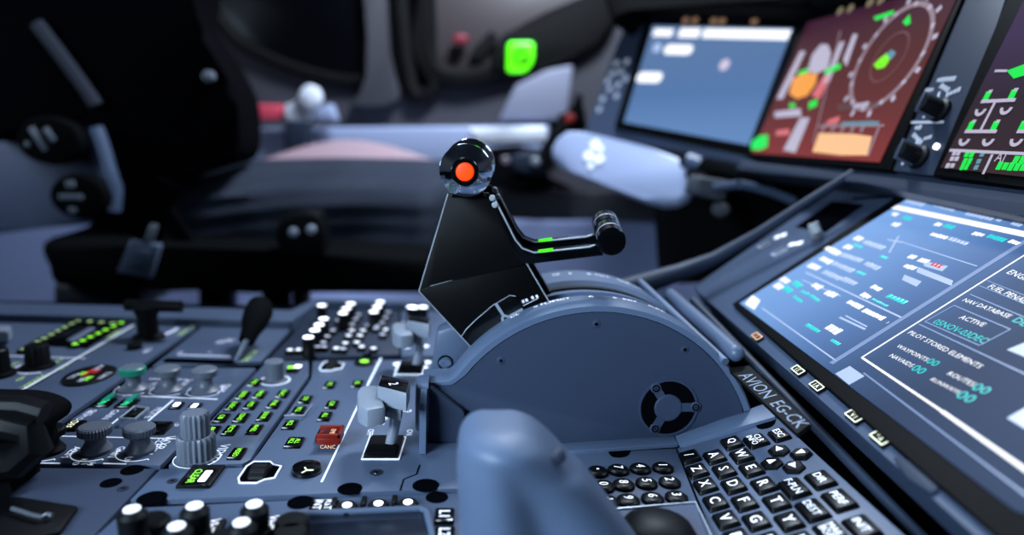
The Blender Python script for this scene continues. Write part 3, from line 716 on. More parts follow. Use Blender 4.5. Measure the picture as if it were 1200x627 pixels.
M(FQ).poly(side, -.006, -.001, .001).build('side_plate', face, tq)
# the near rim: lip around the plate, running back to the lever slot
rim_o = [(pL[0], pL[1] + .004), (pLr[0] - .004, pLr[1] + .004)] + arcpts(RO, A0q + .05, A1q) 
rim_i = [pL, pLr] + arcpts(QR + .0008, A0q, A1q)
def band(po, pi, z0, z1, bev=0):
    bm = bmesh.new(); R = []
    for o, i in zip(po, pi):
        R.append([bm.verts.new((o[0], o[1], z0)), bm.verts.new((o[0], o[1], z1 - bev)), bm.verts.new((o[0] + (i[0] - o[0]) * .3, o[1] + (i[1] - o[1]) * .3, z1)), bm.verts.new((i[0], i[1], z1)), bm.verts.new((i[0], i[1], z0))])
    for a, b in zip(R, R[1:]):
        for j in range(5): bm.faces.new((a[j], b[j], b[(j + 1) % 5], a[(j + 1) % 5]))
    bm.faces.new(R[0]); bm.faces.new(R[-1][::-1])
    bmesh.ops.recalc_face_normals(bm, faces=bm.faces)
    return bm
mm = M(FQ); mm.add(band(rim_o, rim_i, -.036, .0, .004)); nr = mm.build('near_rim', body, tq)
inner = arcpts(RO - .004, A0q + .02, A1q)
M(FQ).poly(arcpts(RO - .014, A0q - .2, A1q + .06) , -.165, -.0062).build('quadrant_core', dash, tq)
for z0, z1, r in ((-.052, -.044, RO - .006), (-.074, -.066, RO - .003), (-.094, -.086, RO - .007)):
    M(FQ).arc((0, 0), r - .012, r, A1q, A0q, z0, z1, 56).build('lever_track', body, tq)
M(FQ).arc((0, 0), RO - .02, RO - .0045, A1q, A0q, -.105, -.094, 56).build('dark_track', black, tq)
mm = M(FQ); mm.add(band(arcpts(RO, A0q - .05, A1q), arcpts(RO - .022, A0q - .05, A1q), -.168, -.104, .006)); fr_ = mm.build('far_rim', body, tq)
# white scale marks on both rims
def rim_mark(a, zq, items, parent):
    r = RO + .0002
    o = WM[tq.name] @ Vector((r * math.cos(a), r * math.sin(a), zq))
    f = F(o, X * math.sin(a) - Z * math.cos(a), Y)
    g = M(f)
    for it in items:
        if it == '-': g.box((0, 0), .004, .0012, 0, .0003)
        elif isinstance(it, str): g.text(it, (0, 0), .006, None, 0, .0003)
        else: g.box((it[0], it[1]), it[2], it[3], 0, .0003)
    g.build('scale_mark', white, parent)
for px, t in ((604, 'CL'), (628, '-'), (642, 'FLX'), (658, 'MCT'), (692, 'A'), (720, '0'), (738, 'REV'), (770, 'FULL')):
    a = math.acos(max(-1, min(1, FQ.p(px, 350, -.03)[0] / RO)))
    rim_mark(a, -.029, [t], nr)
for px, t in ((652, 'CL'), (668, '-'), (690, 'A'), (706, 'MCT'), (730, 'REV'), (744, 'FULL'), (772, '-')):
    a = math.acos(max(-1, min(1, FQ.p(px, 320, -.15)[0] / RO)))
    rim_mark(a, -.148, [t], fr_)
for px, py in ((699, 380), (803, 410), (587, 423)):
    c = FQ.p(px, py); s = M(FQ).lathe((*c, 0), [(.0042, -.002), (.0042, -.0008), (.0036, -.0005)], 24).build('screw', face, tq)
    M(FQ).disc(c, .0016, -.0008, -.0002, 10).build('screw_slot', groove, s)
# round cover with three spokes
cc = FQ.p(783, 478); R3 = .0292
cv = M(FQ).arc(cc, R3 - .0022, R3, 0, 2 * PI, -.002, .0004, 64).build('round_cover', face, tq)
M(FQ).lathe((*cc, 0), [(R3 - .001, -.001), (R3 - .001, -.0005)], 48).build('cover_recess', groove, cv)
g = M(FQ).lathe((*cc, 0), [(.0135, -.001), (.0135, .0005), (.0125, .0012)], 40)
for px, py in ((768.5, 454.7), (815, 477), (767.5, 502)):
    e = FQ.p(px, py); g.line(cc, e, .0085, -.001, .0006); g.lathe((*e, 0), [(.0052, -.001), (.0052, .0008), (.0046, .0012)], 24)
g.build('cover_spokes', face, cv)
for px, py in ((768.5, 454.7), (815, 477), (767.5, 502)):
    e = FQ.p(px, py); g = M(FQ).arc(e, .0022, .0036, 0, 2 * PI, .0012, .0015, 20).disc(e, .001, .0012, .0016, 10); g.build('cover_screw', groove, cv)
# guard fin at the lower left and the bracket behind it
zf = FQ.p(494, 452)[1]; xf = FQ.p(499, 500)[0]
ffin = F(WM[tq.name] @ Vector((xf, 0, 0)), -Y, Z)     # right = towards the first officer
flo = -qz
fin = M(F(WM[tq.name] @ Vector((xf - .004, 0, 0)), -Y, Z)).poly([(-.01, flo), (.034, flo), (.030, zf - .006), (.022, zf + .004), (-.01, zf + .004)], -.006, .0, .0012).build('guard_fin', body, tq)
M(FQ).poly([(xf - .004, flo), (xf + .033, flo), (xf + .037, flo + .03), (xf + .034, zf - .02), (xf + .006, zf + .001), (xf - .004, zf + .001)], -.004, .010, .002).build('guard_gusset', face, tq)
gx = FQ.p(487, 460)
M(F(WM[tq.name] @ Vector((xf - .009, 0, 0)), -Y, Z)).poly(smooth([(-.012, zf - .045), (.016, zf - .04), (.02, zf - .012), (.016, zf + .008), (-.012, zf + .008)], 1), -.012, 0, .004).build('guard_block', body, tq)
FB_ = FYp(.66)
bk = M(FB_).poly(FB_.ps([(504, 438), (512, 388), (548, 378), (560, 400), (545, 442)]), -.03, 0, .004).build('mounting_bracket', panel, tq)
FB2 = FYp(.645)
bk2 = M(FB2).poly(FB2.ps([(500, 452), (502, 438), (534, 436), (536, 452)]), -.012, 0, .002).build('bracket_foot', panel, tq)
def bolt(f, px, py, parent):
    c = f.p(px, py); s = M(f).lathe((*c, 0), [(.0065, -.001), (.0068, .001), (.006, .0022), (.003, .0022), (.0028, .0016)], 24, sy=.65).build('bolt', body, parent)
    M(f).arc(c, .0062, .0078, 0, 2 * PI, .0, .0006, 24).build('bolt_ring', groove, s)
bolt(FB_, 522, 425, tq); bolt(FB2, 517, 446, tq)

# ---- thrust levers
FL = F(FYp(.654).w(565, 330), X, Z)
tl = thing('thrust_lever', 'black thrust lever with chrome cone head and red button nearest the camera', 'thrust lever', FL, 'thrust levers')
up_ = FL.ps([(524, 226), (573, 226), (607, 288), (618, 310), (504, 335), (491, 341)])
lo_ = FL.ps([(491, 341), (504, 335), (618, 310), (652, 368), (640, 400), (565, 420)])
pl = M(FL).poly(up_, -.004, 0, .0005).build('lever_plate', leverblk, tl)
def skirt(pts, n_in, n_out):
    return M(FL).poly(pts, n_in, n_out, .0005)
skirt(lo_, -.004, .001).build('lever_skirt', leverblk, tl)
g = M(FL)
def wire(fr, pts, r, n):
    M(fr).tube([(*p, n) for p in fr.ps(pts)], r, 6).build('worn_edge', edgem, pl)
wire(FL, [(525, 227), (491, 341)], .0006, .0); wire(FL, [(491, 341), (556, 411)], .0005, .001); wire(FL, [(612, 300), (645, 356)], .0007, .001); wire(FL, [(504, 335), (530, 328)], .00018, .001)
cv = M(FL).poly(FL.ps(smooth([(545, 387), (556, 375), (577, 358), (597, 346), (604, 346), (612, 356), (612, 364), (594, 376), (577, 390), (556, 403), (548, 398)], 2)), .001, .004, .0008).build('lever_cover', gloss, tl)
g = M(FL)
hubp = FL.p(592, 372); g.arc(hubp, .0018, .0042, 0, 2 * PI, .004, .0052, 20)
for e, w in (((581, 355), .0028), ((612, 361), .0026), ((578, 387), .0022)): g.line(hubp + (Vector(FL.p(*e)) - Vector(hubp)).normalized() * .0036 if False else tuple(Vector(hubp) + (Vector(FL.p(*e)) - Vector(hubp)).normalized() * .0036), FL.p(*e), w, .004, .0052)
g.line(FL.p(577, 389), FL.p(557, 401), .0022, .004, .0048)
g.build('cover_latch', metal, cv)
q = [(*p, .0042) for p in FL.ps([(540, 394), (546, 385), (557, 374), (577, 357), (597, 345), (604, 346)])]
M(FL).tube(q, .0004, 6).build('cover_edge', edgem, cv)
g = M(FL)
for px, py in ((613, 353), (617, 351.5), (624, 348.5), (629, 347)): g.box(FL.p(px, py), .0024, .003, .001, .0014, 0, .5)
g.box(FL.p(619, 355), .022, .0005, .001, .0014, 0, .5); g.build('index_mark', wdim, tl)
# head: chrome cone with a red button
hc = FL.p(545.5, 201, .022); AX = (-.07, -.06, 1)
Hc = (hc[0], hc[1], .012)
hd = M(FL).lathe(Hc, [(.017, -.0285), (.020, -.0275), (.0240, -.014), (.0240, -.008)], 48, axis=AX).build('head_body', darkchrome, tl)
M(FL).lathe(Hc, [(.0242, -.010), (.0248, -.009), (.0248, -.003), (.0242, -.0022), (.0130, .0055), (.0128, .006)], 48, axis=AX).build('head_cone', chrome, hd, angle=20)
M(FL).lathe(Hc, [(.0130, .004), (.0130, .0075), (.0122, .0085), (.0090, .0085), (.0088, .006)], 40, axis=AX).build('button_ring', gloss, hd)
M(FL).lathe(Hc, [(.0084, .005), (.0084, .0085), (.0076, .0098), (.004, .0104)], 32, axis=AX).build('red_button', redlamp, hd)
M(FL).poly(FL.ps([(528, 232), (534, 218), (560, 216), (572, 232)], 0), -.014, .002, .002).build('head_neck', gloss, tl)
# reverse lever
arm = M(FL).poly(FL.ps([(573, 228), (579, 230), (605, 279), (613, 289), (626, 294), (690, 287.5), (706, 287), (706, 299), (619, 309), (611, 306), (600, 290)], .004), -.002, .008, .0014).build('reverse_arm', gloss, tl)
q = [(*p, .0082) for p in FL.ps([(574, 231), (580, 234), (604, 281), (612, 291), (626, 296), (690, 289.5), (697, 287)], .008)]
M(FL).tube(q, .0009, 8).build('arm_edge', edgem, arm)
M(FL).line(FL.p(631, 294.6, .0085), FL.p(648, 292.4, .0085), .0026, .0078, .0092).build('green_mark_or_glint', greenglint, arm)  # reflection of green light on the arm, painted as a strip
g = M(FL)
for px, py in ((577, 232), (580, 240)): g.lathe((*FL.p(px, py, .008), 0), [(.003, .006), (.003, .010), (.002, .011)], 14)
g.build('pivot_pin', edgem, tl)
rh_c = FL.p(717, 283.5, .034); AX2 = (-.10, -.16, 1)
RH = (rh_c[0], rh_c[1], .034)
rh = M(FL).lathe(RH, [(.0125, -.0345), (.0132, -.0335), (.0132, -.020), (.0124, -.019), (.0124, -.017), (.0134, -.016), (.0136, -.001), (.0128, 0), (.0100, .0004)], 48, axis=AX2).build('reverse_handle', gloss, tl)
M(FL).lathe(RH, [(.0131, -.0195), (.0131, -.0165)], 48, axis=AX2).build('handle_ring', edgem, rh)
tl2 = dup(tl, Vector((.0035, .037, .005)), 'farther black thrust lever mostly hidden behind the one with red button')

# ================================================================== KEYBOARD UNIT
K0 = PED.at(760, 580)
kb = thing('keyboard_unit', 'blue grey keyboard with number keys and tilted letter keys', 'keyboard', K0)
hinge = PED.w(791, 524)
KL = F(hinge, -Y, (math.cos(math.radians(18)), 0, math.sin(math.radians(18))))
plate(K0, [(547, 536), (690, 531), (792, 525), (846, 660), (555, 720)], kb, name='number_plate')
M(KL).poly(KL.ps([(793.5, 525), (906, 485), (1110, 672), (848, 660)]), -.005, 0, .0012).build('letter_plate', panel, kb)
# ledge along the far side
M(K0).poly(K0.ps([(545, 527), (690, 517.5), (790, 510.5), (795, 520), (690, 527), (545, 536)], .004), -.01, .004, .001).build('ledge', body, kb)
M(KL).poly(KL.ps([(791, 510.5), (903, 470), (909, 488), (796, 521)], .004), -.01, .004, .001).build('ledge', body, kb)
M(K0).poly(K0.ps([(546, 536), (690, 527.5), (795, 521), (797, 525), (690, 531.5), (546, 541)]), 0, .0005).build('ledge_gap', groove, kb)
M(KL).poly(KL.ps([(795, 521), (905, 486), (908, 492), (797, 525.5)]), 0, .0005).build('ledge_gap', groove, kb)
M(K0).poly(K0.ps(smooth([(714, 526), (738, 524), (737, 533), (730, 536), (720, 536), (715, 533)], 2)), 0, .0008).build('notch', groove, kb)
M(KL).poly(KL.ps(smooth([(886, 493), (908, 486), (908, 497), (899, 502), (888, 502)], 2)), 0, .0008).build('notch', groove, kb)
def key(fr, px, py, w, h, t, parent, name='key', rot=0, lh=.5, round_=False, z=.0034):
    c = fr.p(px, py, z)
    if round_: b = M(fr).lathe((*c, 0), [(w * .52, 0), (w * .5, z * .55), (w * .40, z * .92), (w * .3, z)], 28, sy=h / w).build(name, keyblk, parent)
    else: b = M(fr).box(c, w, h, 0, z, .0014, rot, .86).build(name, keyblk, parent)
    ls = t.split('|'); g = M(fr); n = len(ls)
    for i, s in enumerate(ls):
        g.text(s, (c[0], c[1] + (((n - 1) / 2 - i) * h * .32 if n > 1 else 0)), h * (lh if n == 1 else .28), None, rot, z + .0003, None, w * .8)
    g.build('legend', white, b)
    return b
# pitches measured on the two plates
for px, py, t in ((700.5, 549.6, '.'), (724.8, 547.6, '7'), (750.5, 546, '4'), (777, 545, '1'), (707.6, 566.8, '0'), (731, 564.8, '8'), (757.8, 563, '5'), (785, 561.7, '2'), (713, 585, '+'), (736.5, 583, '9'), (765, 581, '6'), (793, 579.4, '3')):
    b = key(K0, px, py, .0185, .0185, t, kb, 'number_key', lh=.42 if t != '.' else .14, round_=True, z=.0042)
LK = [('/', 807.4, 533), ('Z', 816.3, 549.4), ('X', 826, 566.5), ('C', 837.8, 586), ('V', 850, 606.5), ('A', 836.8, 533), ('S', 848, 549), ('D', 859, 566.5), ('F', 871.8, 586), ('G', 885.6, 608), ('Q', 857, 516.7), ('W', 868.5, 531.6), ('E', 880, 547.5), ('R', 894.6, 566), ('T', 909.4, 586), ('Y', 924, 608), ('B', 863, 628), ('H', 901, 632), ('U', 939, 632)]
LKW = .021
for t, px, py in LK: key(KL, px, py, LKW, .0175, t, kb, 'letter_key', lh=.48)
key(KL, 885.6, 514.5, .021, .0195, 'CLR|INFO', kb, 'function_key'); key(KL, 912.7, 507.5, .020, .016, 'ESC', kb, 'function_key', lh=.4)
for px, py, a in ((912, 525.6, PI), (938, 529.5, -PI / 2), (903.8, 540.5, PI / 2), (929.5, 545, 0)):
    c = KL.p(px, py, .0034)
    b = M(KL).lathe((*c, 0), [(.0095, 0), (.0092, .002), (.007, .0034)], 6).build('arrow_key', keyblk, kb, flat=True)
    g = M(KL); g.poly([(c[0] + .0042 * math.cos(a + k), c[1] + .0042 * math.sin(a + k)) for k in (0, 2.3, -2.3)], .0034, .0038); g.build('legend', white, b)
for px, py, t in ((930, 569.5, 'F-PLN'), (951.7, 595, 'DEST'), (974, 622, 'MAIL|BOX'), (961, 559.6, 'DIR'), (983, 583.4, 'PERF'), (1009.4, 615, 'INIT')):
    key(KL, px, py, .026 if t != 'DIR' else .023, .0185, t, kb, 'page_key', lh=.32)
M(K0).poly(K0.ps([(722, 598), (816, 592), (832, 650), (745, 660)]), 0, .0008).build('cursor_panel', mat('cursor_panel_dark', (52, 66, 94), .4), kb)
q = [(*p, .0012) for p in K0.ps([(716, 599), (815, 590.5), (838, 640)])]
M(K0).tube(q, .0012, 6).build('panel_rim', metal, kb)
M(K0).lathe((*K0.p(770, 632), 0), [(.03, 0), (.03, .003), (.024, .012), (.012, .018)], 32).build('track_ball', black, kb)

# ---- hand rest in the near foreground
fh = FYp(.41)
hr = thing('hand_rest', 'smooth out of focus grey palm rest rising in front of the number keys', 'hand rest', fh.at(640, 640))
rows = [(500, 574, 590), (501.5, 560, 608), (505, 550, 621), (510, 543, 632), (518, 538, 643), (529, 535.5, 655), (545, 534, 669), (552, 534, 677), (560, 534, 690), (590, 536, 712), (620, 538, 735), (660, 540, 764), (700, 542, 792)]
prof = [(0, 0), (.05, .012), (.12, .022), (.22, .029), (.32, .030), (.42, .024), (.5, .018), (.58, .018), (.68, .021), (.8, .02), (.9, .014), (.96, .008), (1, 0)]
bm = bmesh.new(); G = []
for ri, (y, x0, x1) in enumerate(rows):
    sc_ = min(1, .25 + ri * .2) if ri < 4 else 1
    wv = min(1, max(0, (y - 512) / 90)); wv = wv * wv * (3 - 2 * wv)      # the hollow down its side starts below the rounded top
    G.append([bm.verts.new((*fh.p(x0 + (x1 - x0) * t, y), (n * wv + .030 * max(0, math.sin(PI * t)) ** .55 * (1 - wv)) * sc_)) for t, n in prof])
Gb = [[bm.verts.new((v.co.x, v.co.y, -.03)) for v in r] for r in G]
for i in range(len(G) - 1):
    for j in range(len(prof) - 1):
        bm.faces.new((G[i][j], G[i + 1][j], G[i + 1][j + 1], G[i][j + 1])); bm.faces.new((Gb[i][j], Gb[i][j + 1], Gb[i + 1][j + 1], Gb[i + 1][j]))
    bm.faces.new((G[i][0], Gb[i][0], Gb[i + 1][0], G[i + 1][0])); bm.faces.new((G[i][-1], G[i + 1][-1], Gb[i + 1][-1], Gb[i][-1]))
for j in range(len(prof) - 1):
    bm.faces.new((G[0][j], G[0][j + 1], Gb[0][j + 1], Gb[0][j])); bm.faces.new((G[-1][j], Gb[-1][j], Gb[-1][j + 1], G[-1][j + 1]))
mm = M(fh); mm.add(bm); o = mm.build('rest_shell', body, hr, 80)
sd = o.modifiers.new('smooth', 'SUBSURF'); sd.levels = 2; sd.render_levels = 2
M(fh).lathe((*fh.p(652, 526), .0115), [(.0045, -.004), (.0045, .0005), (.003, .0015)], 20).build('screw_plug', mat('plug_dark_blue', (30, 38, 54), .6), hr)

# ================================================================== PLACARD, RAILS
PL = F(FYp(.60).w(858, 440), (-.02, -1, 0), (.95, 0, .3))
pc = thing('registration_placard', 'black placard with raised grey letters beside the quadrant', 'placard', PL)
M(PL).poly(PL.ps([(852, 431), (878, 428), (950, 496), (934, 508)]), -.004, 0, .0006).build('placard_plate', mat('placard_black', (4, 4, 6), .7, spec=.15), pc)
gl = mat('placard_letter_grey', (110, 122, 142), .45)
def ptext(fr, t, a, b, parent, m, n=.0004, name='legend', hk=1.0, thick=0):
    """text centred between two pixels, running from a to b"""
    A, B = Vector(fr.p(*a, n)), Vector(fr.p(*b, n)); d = B - A
    _, _, tw, th = text_geo(t)
    g = M(fr); g.text(t, ((A.x + B.x) / 2, (A.y + B.y) / 2), d.length / tw * th * hk, d.length, math.atan2(d.y, d.x), n)
    return g.build(name, m, parent)
ptext(PL, 'AVION', (872, 438), (903, 465), pc, gl, hk=.9); ptext(PL, 'EG-CK', (909, 471), (942, 500), pc, gl, hk=.9)

def rail(px0, py0, Y0, px1, py1, Y1, r, name, parent, m):
    a, b = FYp(Y0).w(px0, py0), FYp(Y1).w(px1, py1)
    f = F((0, 0, 0), X, Y); M(f).tube([a, b], r, 14).build(name, m, parent)

# ================================================================== LOWER DISPLAY
LY = .80
Olow = FYp(LY).w(865, 355)
Ulow = -w_dir(Vector((6 / FP, -(138 - CY) / FP, -1)))
LDf = F(Olow, Ulow, (math.cos(math.radians(33)), 0, math.sin(math.radians(33))))
LD = LDf.at(1020, 420)
ld = thing('lower_display_unit', 'large tilted blue display with fuel and navigation text at right', 'display', LD)
slab(LD, [(818, 342), (812, 336), (1004, 203), (1420, 262), (1300, 790), (1150, 634)], .03, .003, -.006).build('display_frame', mat('display_frame_blue_grey', (56, 68, 90), .45, spec=.35, bump=.12, bscale=900), ld)
slab(LD, [(858, 356), (1074, 215), (1500, 290), (1500, 900), (1195, 650)], .012, .001, .0).build('bezel', bezelm, ld)
lp = [LD.p(*p, .0) for p in ((866, 355), (1075, 224), (1300, 262), (1300, 560), (1180, 604))]
us = [p[0] for p in lp]
scr = gradmat('lower_screen_picture', [(0, (126, 170, 232)), (.35, (110, 152, 212)), (.62, (80, 116, 172)), (.8, (54, 82, 126)), (1, (38, 58, 94))], 1.08, 0, min(us), min(us) + (max(us) - min(us)) * .72)
sc_o = slab(LD, [(867, 355), (1076, 225), (1300, 267), (1330, 640), (1189, 598)], .001, 0, .001).build('screen', scr, ld)
NS = .0014
def blobs(fr, items, parent, m, n, name='readout', flow=None):
    for (x0, y0, x1, y1, hgt) in items:
        g = M(fr)                 # a row of unreadable characters: from px to px, height in metres
        A, B = Vector(fr.p(x0, y0, n)), Vector(fr.p(x1, y1, n)); d = B - A
        L = d.length; a = math.atan2(d.y, d.x); k = max(1, int(round(L / (hgt * .95))))
        cw = L / k
        for i in range(k):
            c = A + d * ((i + .5) / k); hh = hgt * random.choice((.8, 1, 1, .9))
            g.box(c, cw * .82, hh, n, n + .0002, hgt * .12, a)
        g.build(name, m, parent)
def bars(fr, items, parent, m, n, name='line'):
    for (x0, y0, x1, y1, w) in items: M(fr).line(fr.p(x0, y0, n), fr.p(x1, y1, n), w, n, n + .0002).build(name, m, parent)
bars(LD, [(1048, 242.5, 1215, 277.5, .0075)], sc_o, s_white, NS, 'title_bar')
blobs(LD, [(1062, 235, 1084, 240, .008), (1096, 240, 1120, 246, .007), (1132, 250, 1164, 257, .006), (1168, 257, 1174, 258.5, .005), (1186, 261, 1198, 264, .006)], sc_o, s_pale, NS, 'tab_row')
bars(LD, [(1078, 229, 1130, 237, .0012), (1100, 236, 1200, 258, .001), (1174, 257, 1180, 252, .001), (1180, 252, 1215, 260, .001)], sc_o, s_line, NS, 'tab_line')
blobs(LD, [(1046, 250, 1052, 252, .006), (1046, 262, 1054, 264, .007), (1096, 262, 1103, 264, .006), (1140, 273, 1153, 276, .005), (1091, 274, 1110, 279, .0055), (1183, 282, 1195, 286, .005), (1065, 300, 1073, 302, .006), (1077, 304, 1088, 307, .006), (1060, 311, 1073, 315, .006),
    (1002, 278, 1010, 281, .008), (990, 288, 998, 291, .008), (968, 290, 977, 294, .008), (976, 294, 984, 298, .008), (962, 302, 974, 308, .008), (948, 310, 960, 315, .008),
    (916, 326, 924, 331, .009), (909, 333, 916, 338, .009), (953, 333, 962, 338, .008), (968, 342, 980, 347, .008), (1022, 335, 1032, 340, .006), (1010, 344, 1019, 349, .006),
    (994, 353, 1010, 361, .006), (1012, 363, 1036, 374, .006), (970, 382, 984, 390, .009), (1040, 378, 1040.5, 378.2, .003)], sc_o, s_white, NS, 'white_readout')
blobs(LD, [(1059, 254, 1068, 257, .006), (1107, 264, 1118, 267, .006), (1158, 276, 1178, 282, .0055), (1040, 346, 1062, 355, .006)], sc_o, s_cyan, NS, 'cyan_readout')
blobs(LD, [(919, 336, 927, 342, .008), (930, 330, 938, 336, .008), (939, 341, 948, 345, .004), (930, 347, 940, 354, .004), (950, 346, 960, 353, .004), (1022, 350, 1040, 359, .0028), (945, 380, 960, 389, .0045), (974, 398, 984, 404, .004), (1000, 286, 1010, 290, .004), (1032, 300, 1040, 303, .004), (1004, 318, 1014, 322, .004)], sc_o, s_cyan, NS, 'small_cyan_readout')
blobs(LD, [(1012, 283, 1036, 291, .007), (986, 298, 1010, 306, .007), (976, 308, 1000, 318, .007), (965, 318, 985, 327, .007), (1014, 308, 1030, 315, .007), (987, 326, 1003, 333, .007), (1112, 279, 1134, 286, .006)], sc_o, s_pale, NS, 'pale_readout')
g = M(LD)
for q in ([(1082, 306), (1103, 311), (1111, 312), (1109, 313), (1104, 318), (1083, 312)], [(1076, 313), (1117, 329), (1120, 330), (1115, 335), (1074, 319)], [(1060, 322), (1080, 330), (1074, 336), (1057, 328)]):
    g.poly(LD.ps(q[:2] + q[-2:] if len(q) < 6 else [q[0], q[2], q[4], q[5]], NS), NS, NS + .0002)
g.build('pale_box', s_pale, sc_o)
blobs(LD, [(1092, 309, 1104, 313, .005)], sc_o, s_red, NS + .0004, 'red_readout')
bars(LD, [(1055, 283, 1145, 312, .001), (1042, 296, 1053, 277, .0022), (1040, 281, 1058, 284, .0018), (944, 319, 1056, 372, .0018), (940, 328, 985, 347, .0012), (893, 361, 980, 423, .0014), (991, 370, 1016, 383, .0015), (984, 372, 1014, 386, .0022)], sc_o, s_pale, NS, 'rule_line')
# right half: divider and the page in focus
bars(LD, [(974, 426, 1215, 274, .0055)], sc_o, s_line, NS, 'divider')
bars(LD, [(1010, 419, 1215, 290, .0016), (1010, 419, 1104, 482, .002), (1104, 482, 1215, 560, .003)], sc_o, s_white, NS, 'page_border')
bars(LD, [(1077, 380, 1215, 445, .0012), (1137, 345, 1215, 378, .001), (1148, 335, 1215, 362, .0007), (1157, 329, 1215, 352, .0007), (1084, 377, 1118, 358, .001), (1118, 358, 1184, 386, .001), (1184, 386, 1148, 405, .001), (1148, 405, 1084, 377, .001), (1012, 437, 1215, 590, .0014)], sc_o, s_line, NS, 'box_line')
for t, a, b in (('ENGINE', (1183, 318), (1215, 331)), ('FUEL PENALTY', (1160, 335), (1214, 358)), ('NAV DATABASE', (1130, 351), (1184, 371)), ('ACTIVE', (1126, 371), (1154, 381)), ('PILOT STORED ELEMENTS', (1066, 389), (1150, 430)), ('WAYPOINTS', (1052, 405), (1087, 422)), ('NAVAIDS', (1044, 416), (1070, 429)), ('ROUTES', (1112, 437), (1142, 451)), ('RUNWAYS', (1092, 444), (1124, 460))):
    ptext(LD, t, a, b, sc_o, s_white, NS, 'page_text', hk=.85)
for t, a, b in (('05NOV-03DEC', (1096, 376), (1156, 400)), ('00', (1088, 422), (1099, 427)), ('00', (1071, 430), (1083, 436)), ('00', (1142, 452), (1159, 459)), ('00', (1124, 461), (1141, 469)), ('DEC', (1190, 374), (1212, 384))):
    ptext(LD, t, a, b, sc_o, s_cyan, NS, 'page_number', hk=.8 if len(t) < 4 else 1.0)
g = M(LD); g.poly(LD.ps([(873, 356), (882, 346), (891, 352), (884, 363)], NS), NS, NS + .0002, 0); g.build('corner_box', s_white, sc_o)
for q in ([(979, 438), (996, 429), (1013, 441), (995, 451)], [(1180, 410), (1215, 396), (1215, 424)], [(1180, 490), (1230, 462), (1230, 520)]): M(LD).poly(LD.ps(q, NS), NS, NS + .0002).build('page_button', s_pale, sc_o)
# lamp keys on the lower frame edge
for px, py, m, t in ((887, 394, amber, 'O'), (935, 433.5, cream, 'I S'), (957, 452, cream, 'I A'), (1000.5, 487.5, cream, 'V I'), (1031, 513, cream, '* A')):
    c = LD.p(px, py, -.003); dd = Vector(LD.p(px + 8, py + 6.6, -.003)) - Vector(c); a = math.atan2(dd.y, dd.x)
    b = M(LD).box(c, .0185, .0085, -.006, -.003, .0006, a).build('lamp_key', black, ld)
    g = M(LD); w, h = .0165, .0066
    ca, sa = math.cos(a), math.sin(a)
    for u0, v0, ww, hh in ((0, h / 2, w, .0009), (0, -h / 2, w, .0009), (-w / 2, 0, .0009, h), (w / 2, 0, .0009, h)):
        g.box((c[0] + u0 * ca - v0 * sa, c[1] + u0 * sa + v0 * ca), ww, hh, -.003, -.0026, 0, a)
    g.text(t, c, .0042, None, a, -.0026); g.build('legend', m, b)
M(LD).poly(LD.ps([(1046, 535), (1066, 538), (1095, 563), (1100, 572), (1090, 578), (1062, 560)], -.003), -.006, -.003, .001).build('frame_clip', dash, ld)
# far side strip of the frame: two slots, a knob, a dark recess
for a, b in (((889, 290), (902, 283)), ((905, 299), (921, 290))):
    A, B = Vector(LD.p(*a, -.004)), Vector(LD.p(*b, -.004)); s = M(LD).line(A, B, .012, -.006, -.004).build('slot_surround', mat('slot_frame_%d' % a[0], (165, 172, 188), .5), ld)
    M(LD).line(A + (B - A) * .15, B, .006, -.006, -.0036).build('slot', groove, s)
blobs(LD, [(907, 279, 922, 274, .010), (924, 287, 941, 284, .010)], ld, white, -.0055, 'legend')
M(LD).poly(LD.ps([(932, 266), (975, 236), (1012, 240), (968, 272)], -.0055), -.0065, -.005, .0005).build('dark_recess', groove, ld)
M(LD).tube([(*LD.p(958, 276, -.005), -.005), (*LD.p(956, 270, .008), .010), (*LD.p(955, 266, .012), .018)], [.008, .0075, .007], 14).build('frame_knob', mat('frame_knob_grey', (165, 168, 170), .45), ld)
M(LD).line(LD.p(1000, 232, -.004), LD.p(1060, 228, -.004), .004, -.006, -.004).build('dark_vent', groove, ld)
# rounded tube along the far edge and rails in front
fw = F((0, 0, 0), X, Y)
pth = []
for px, py, y in ((700, 348, .84), (762, 334, .88), (800, 322, .90), (840, 306, .90), (890, 277, .89), (950, 238, .88), (1003, 205, .87)): pth.append(FYp(y).w(px - 3, py - 3))
M(fw).tube(pth, [.010, .014, .012, .009, .0065, .0055, .005], 12).build('edge_tube', dash, ld)
rl = thing('trim_rails', 'parallel blue grey trim rails running between quadrant and tilted display', 'trim rail', FYp(.75).at(830, 400))
rail(786, 346, .80, 862, 414, .62, .0085, 'round_rail', rl, panel)
M(F((0, 0, 0), X, Y)).lathe(tuple(FYp(.62).w(862, 414)), [(.0085, 0), (.0078, .0035), (.005, .0068), (.001, .0082)], 20, axis=FYp(.62).w(862, 414) - FYp(.80).w(786, 346)).build('rail_end', panel, rl)
rail(750, 330, .80, 850, 424, .61, .004, 'flat_rail', rl, body)
rail(812, 352, .80, 1090, 640, .42, .0045, 'frame_rail', rl, dash)
slab(F(FYp(.6).w(960, 520), -Y, (.9, 0, .35)), [(880, 420), (930, 450), (1210, 690), (1060, 690)], .01, .002, -.03).build('trough', rubber, rl)

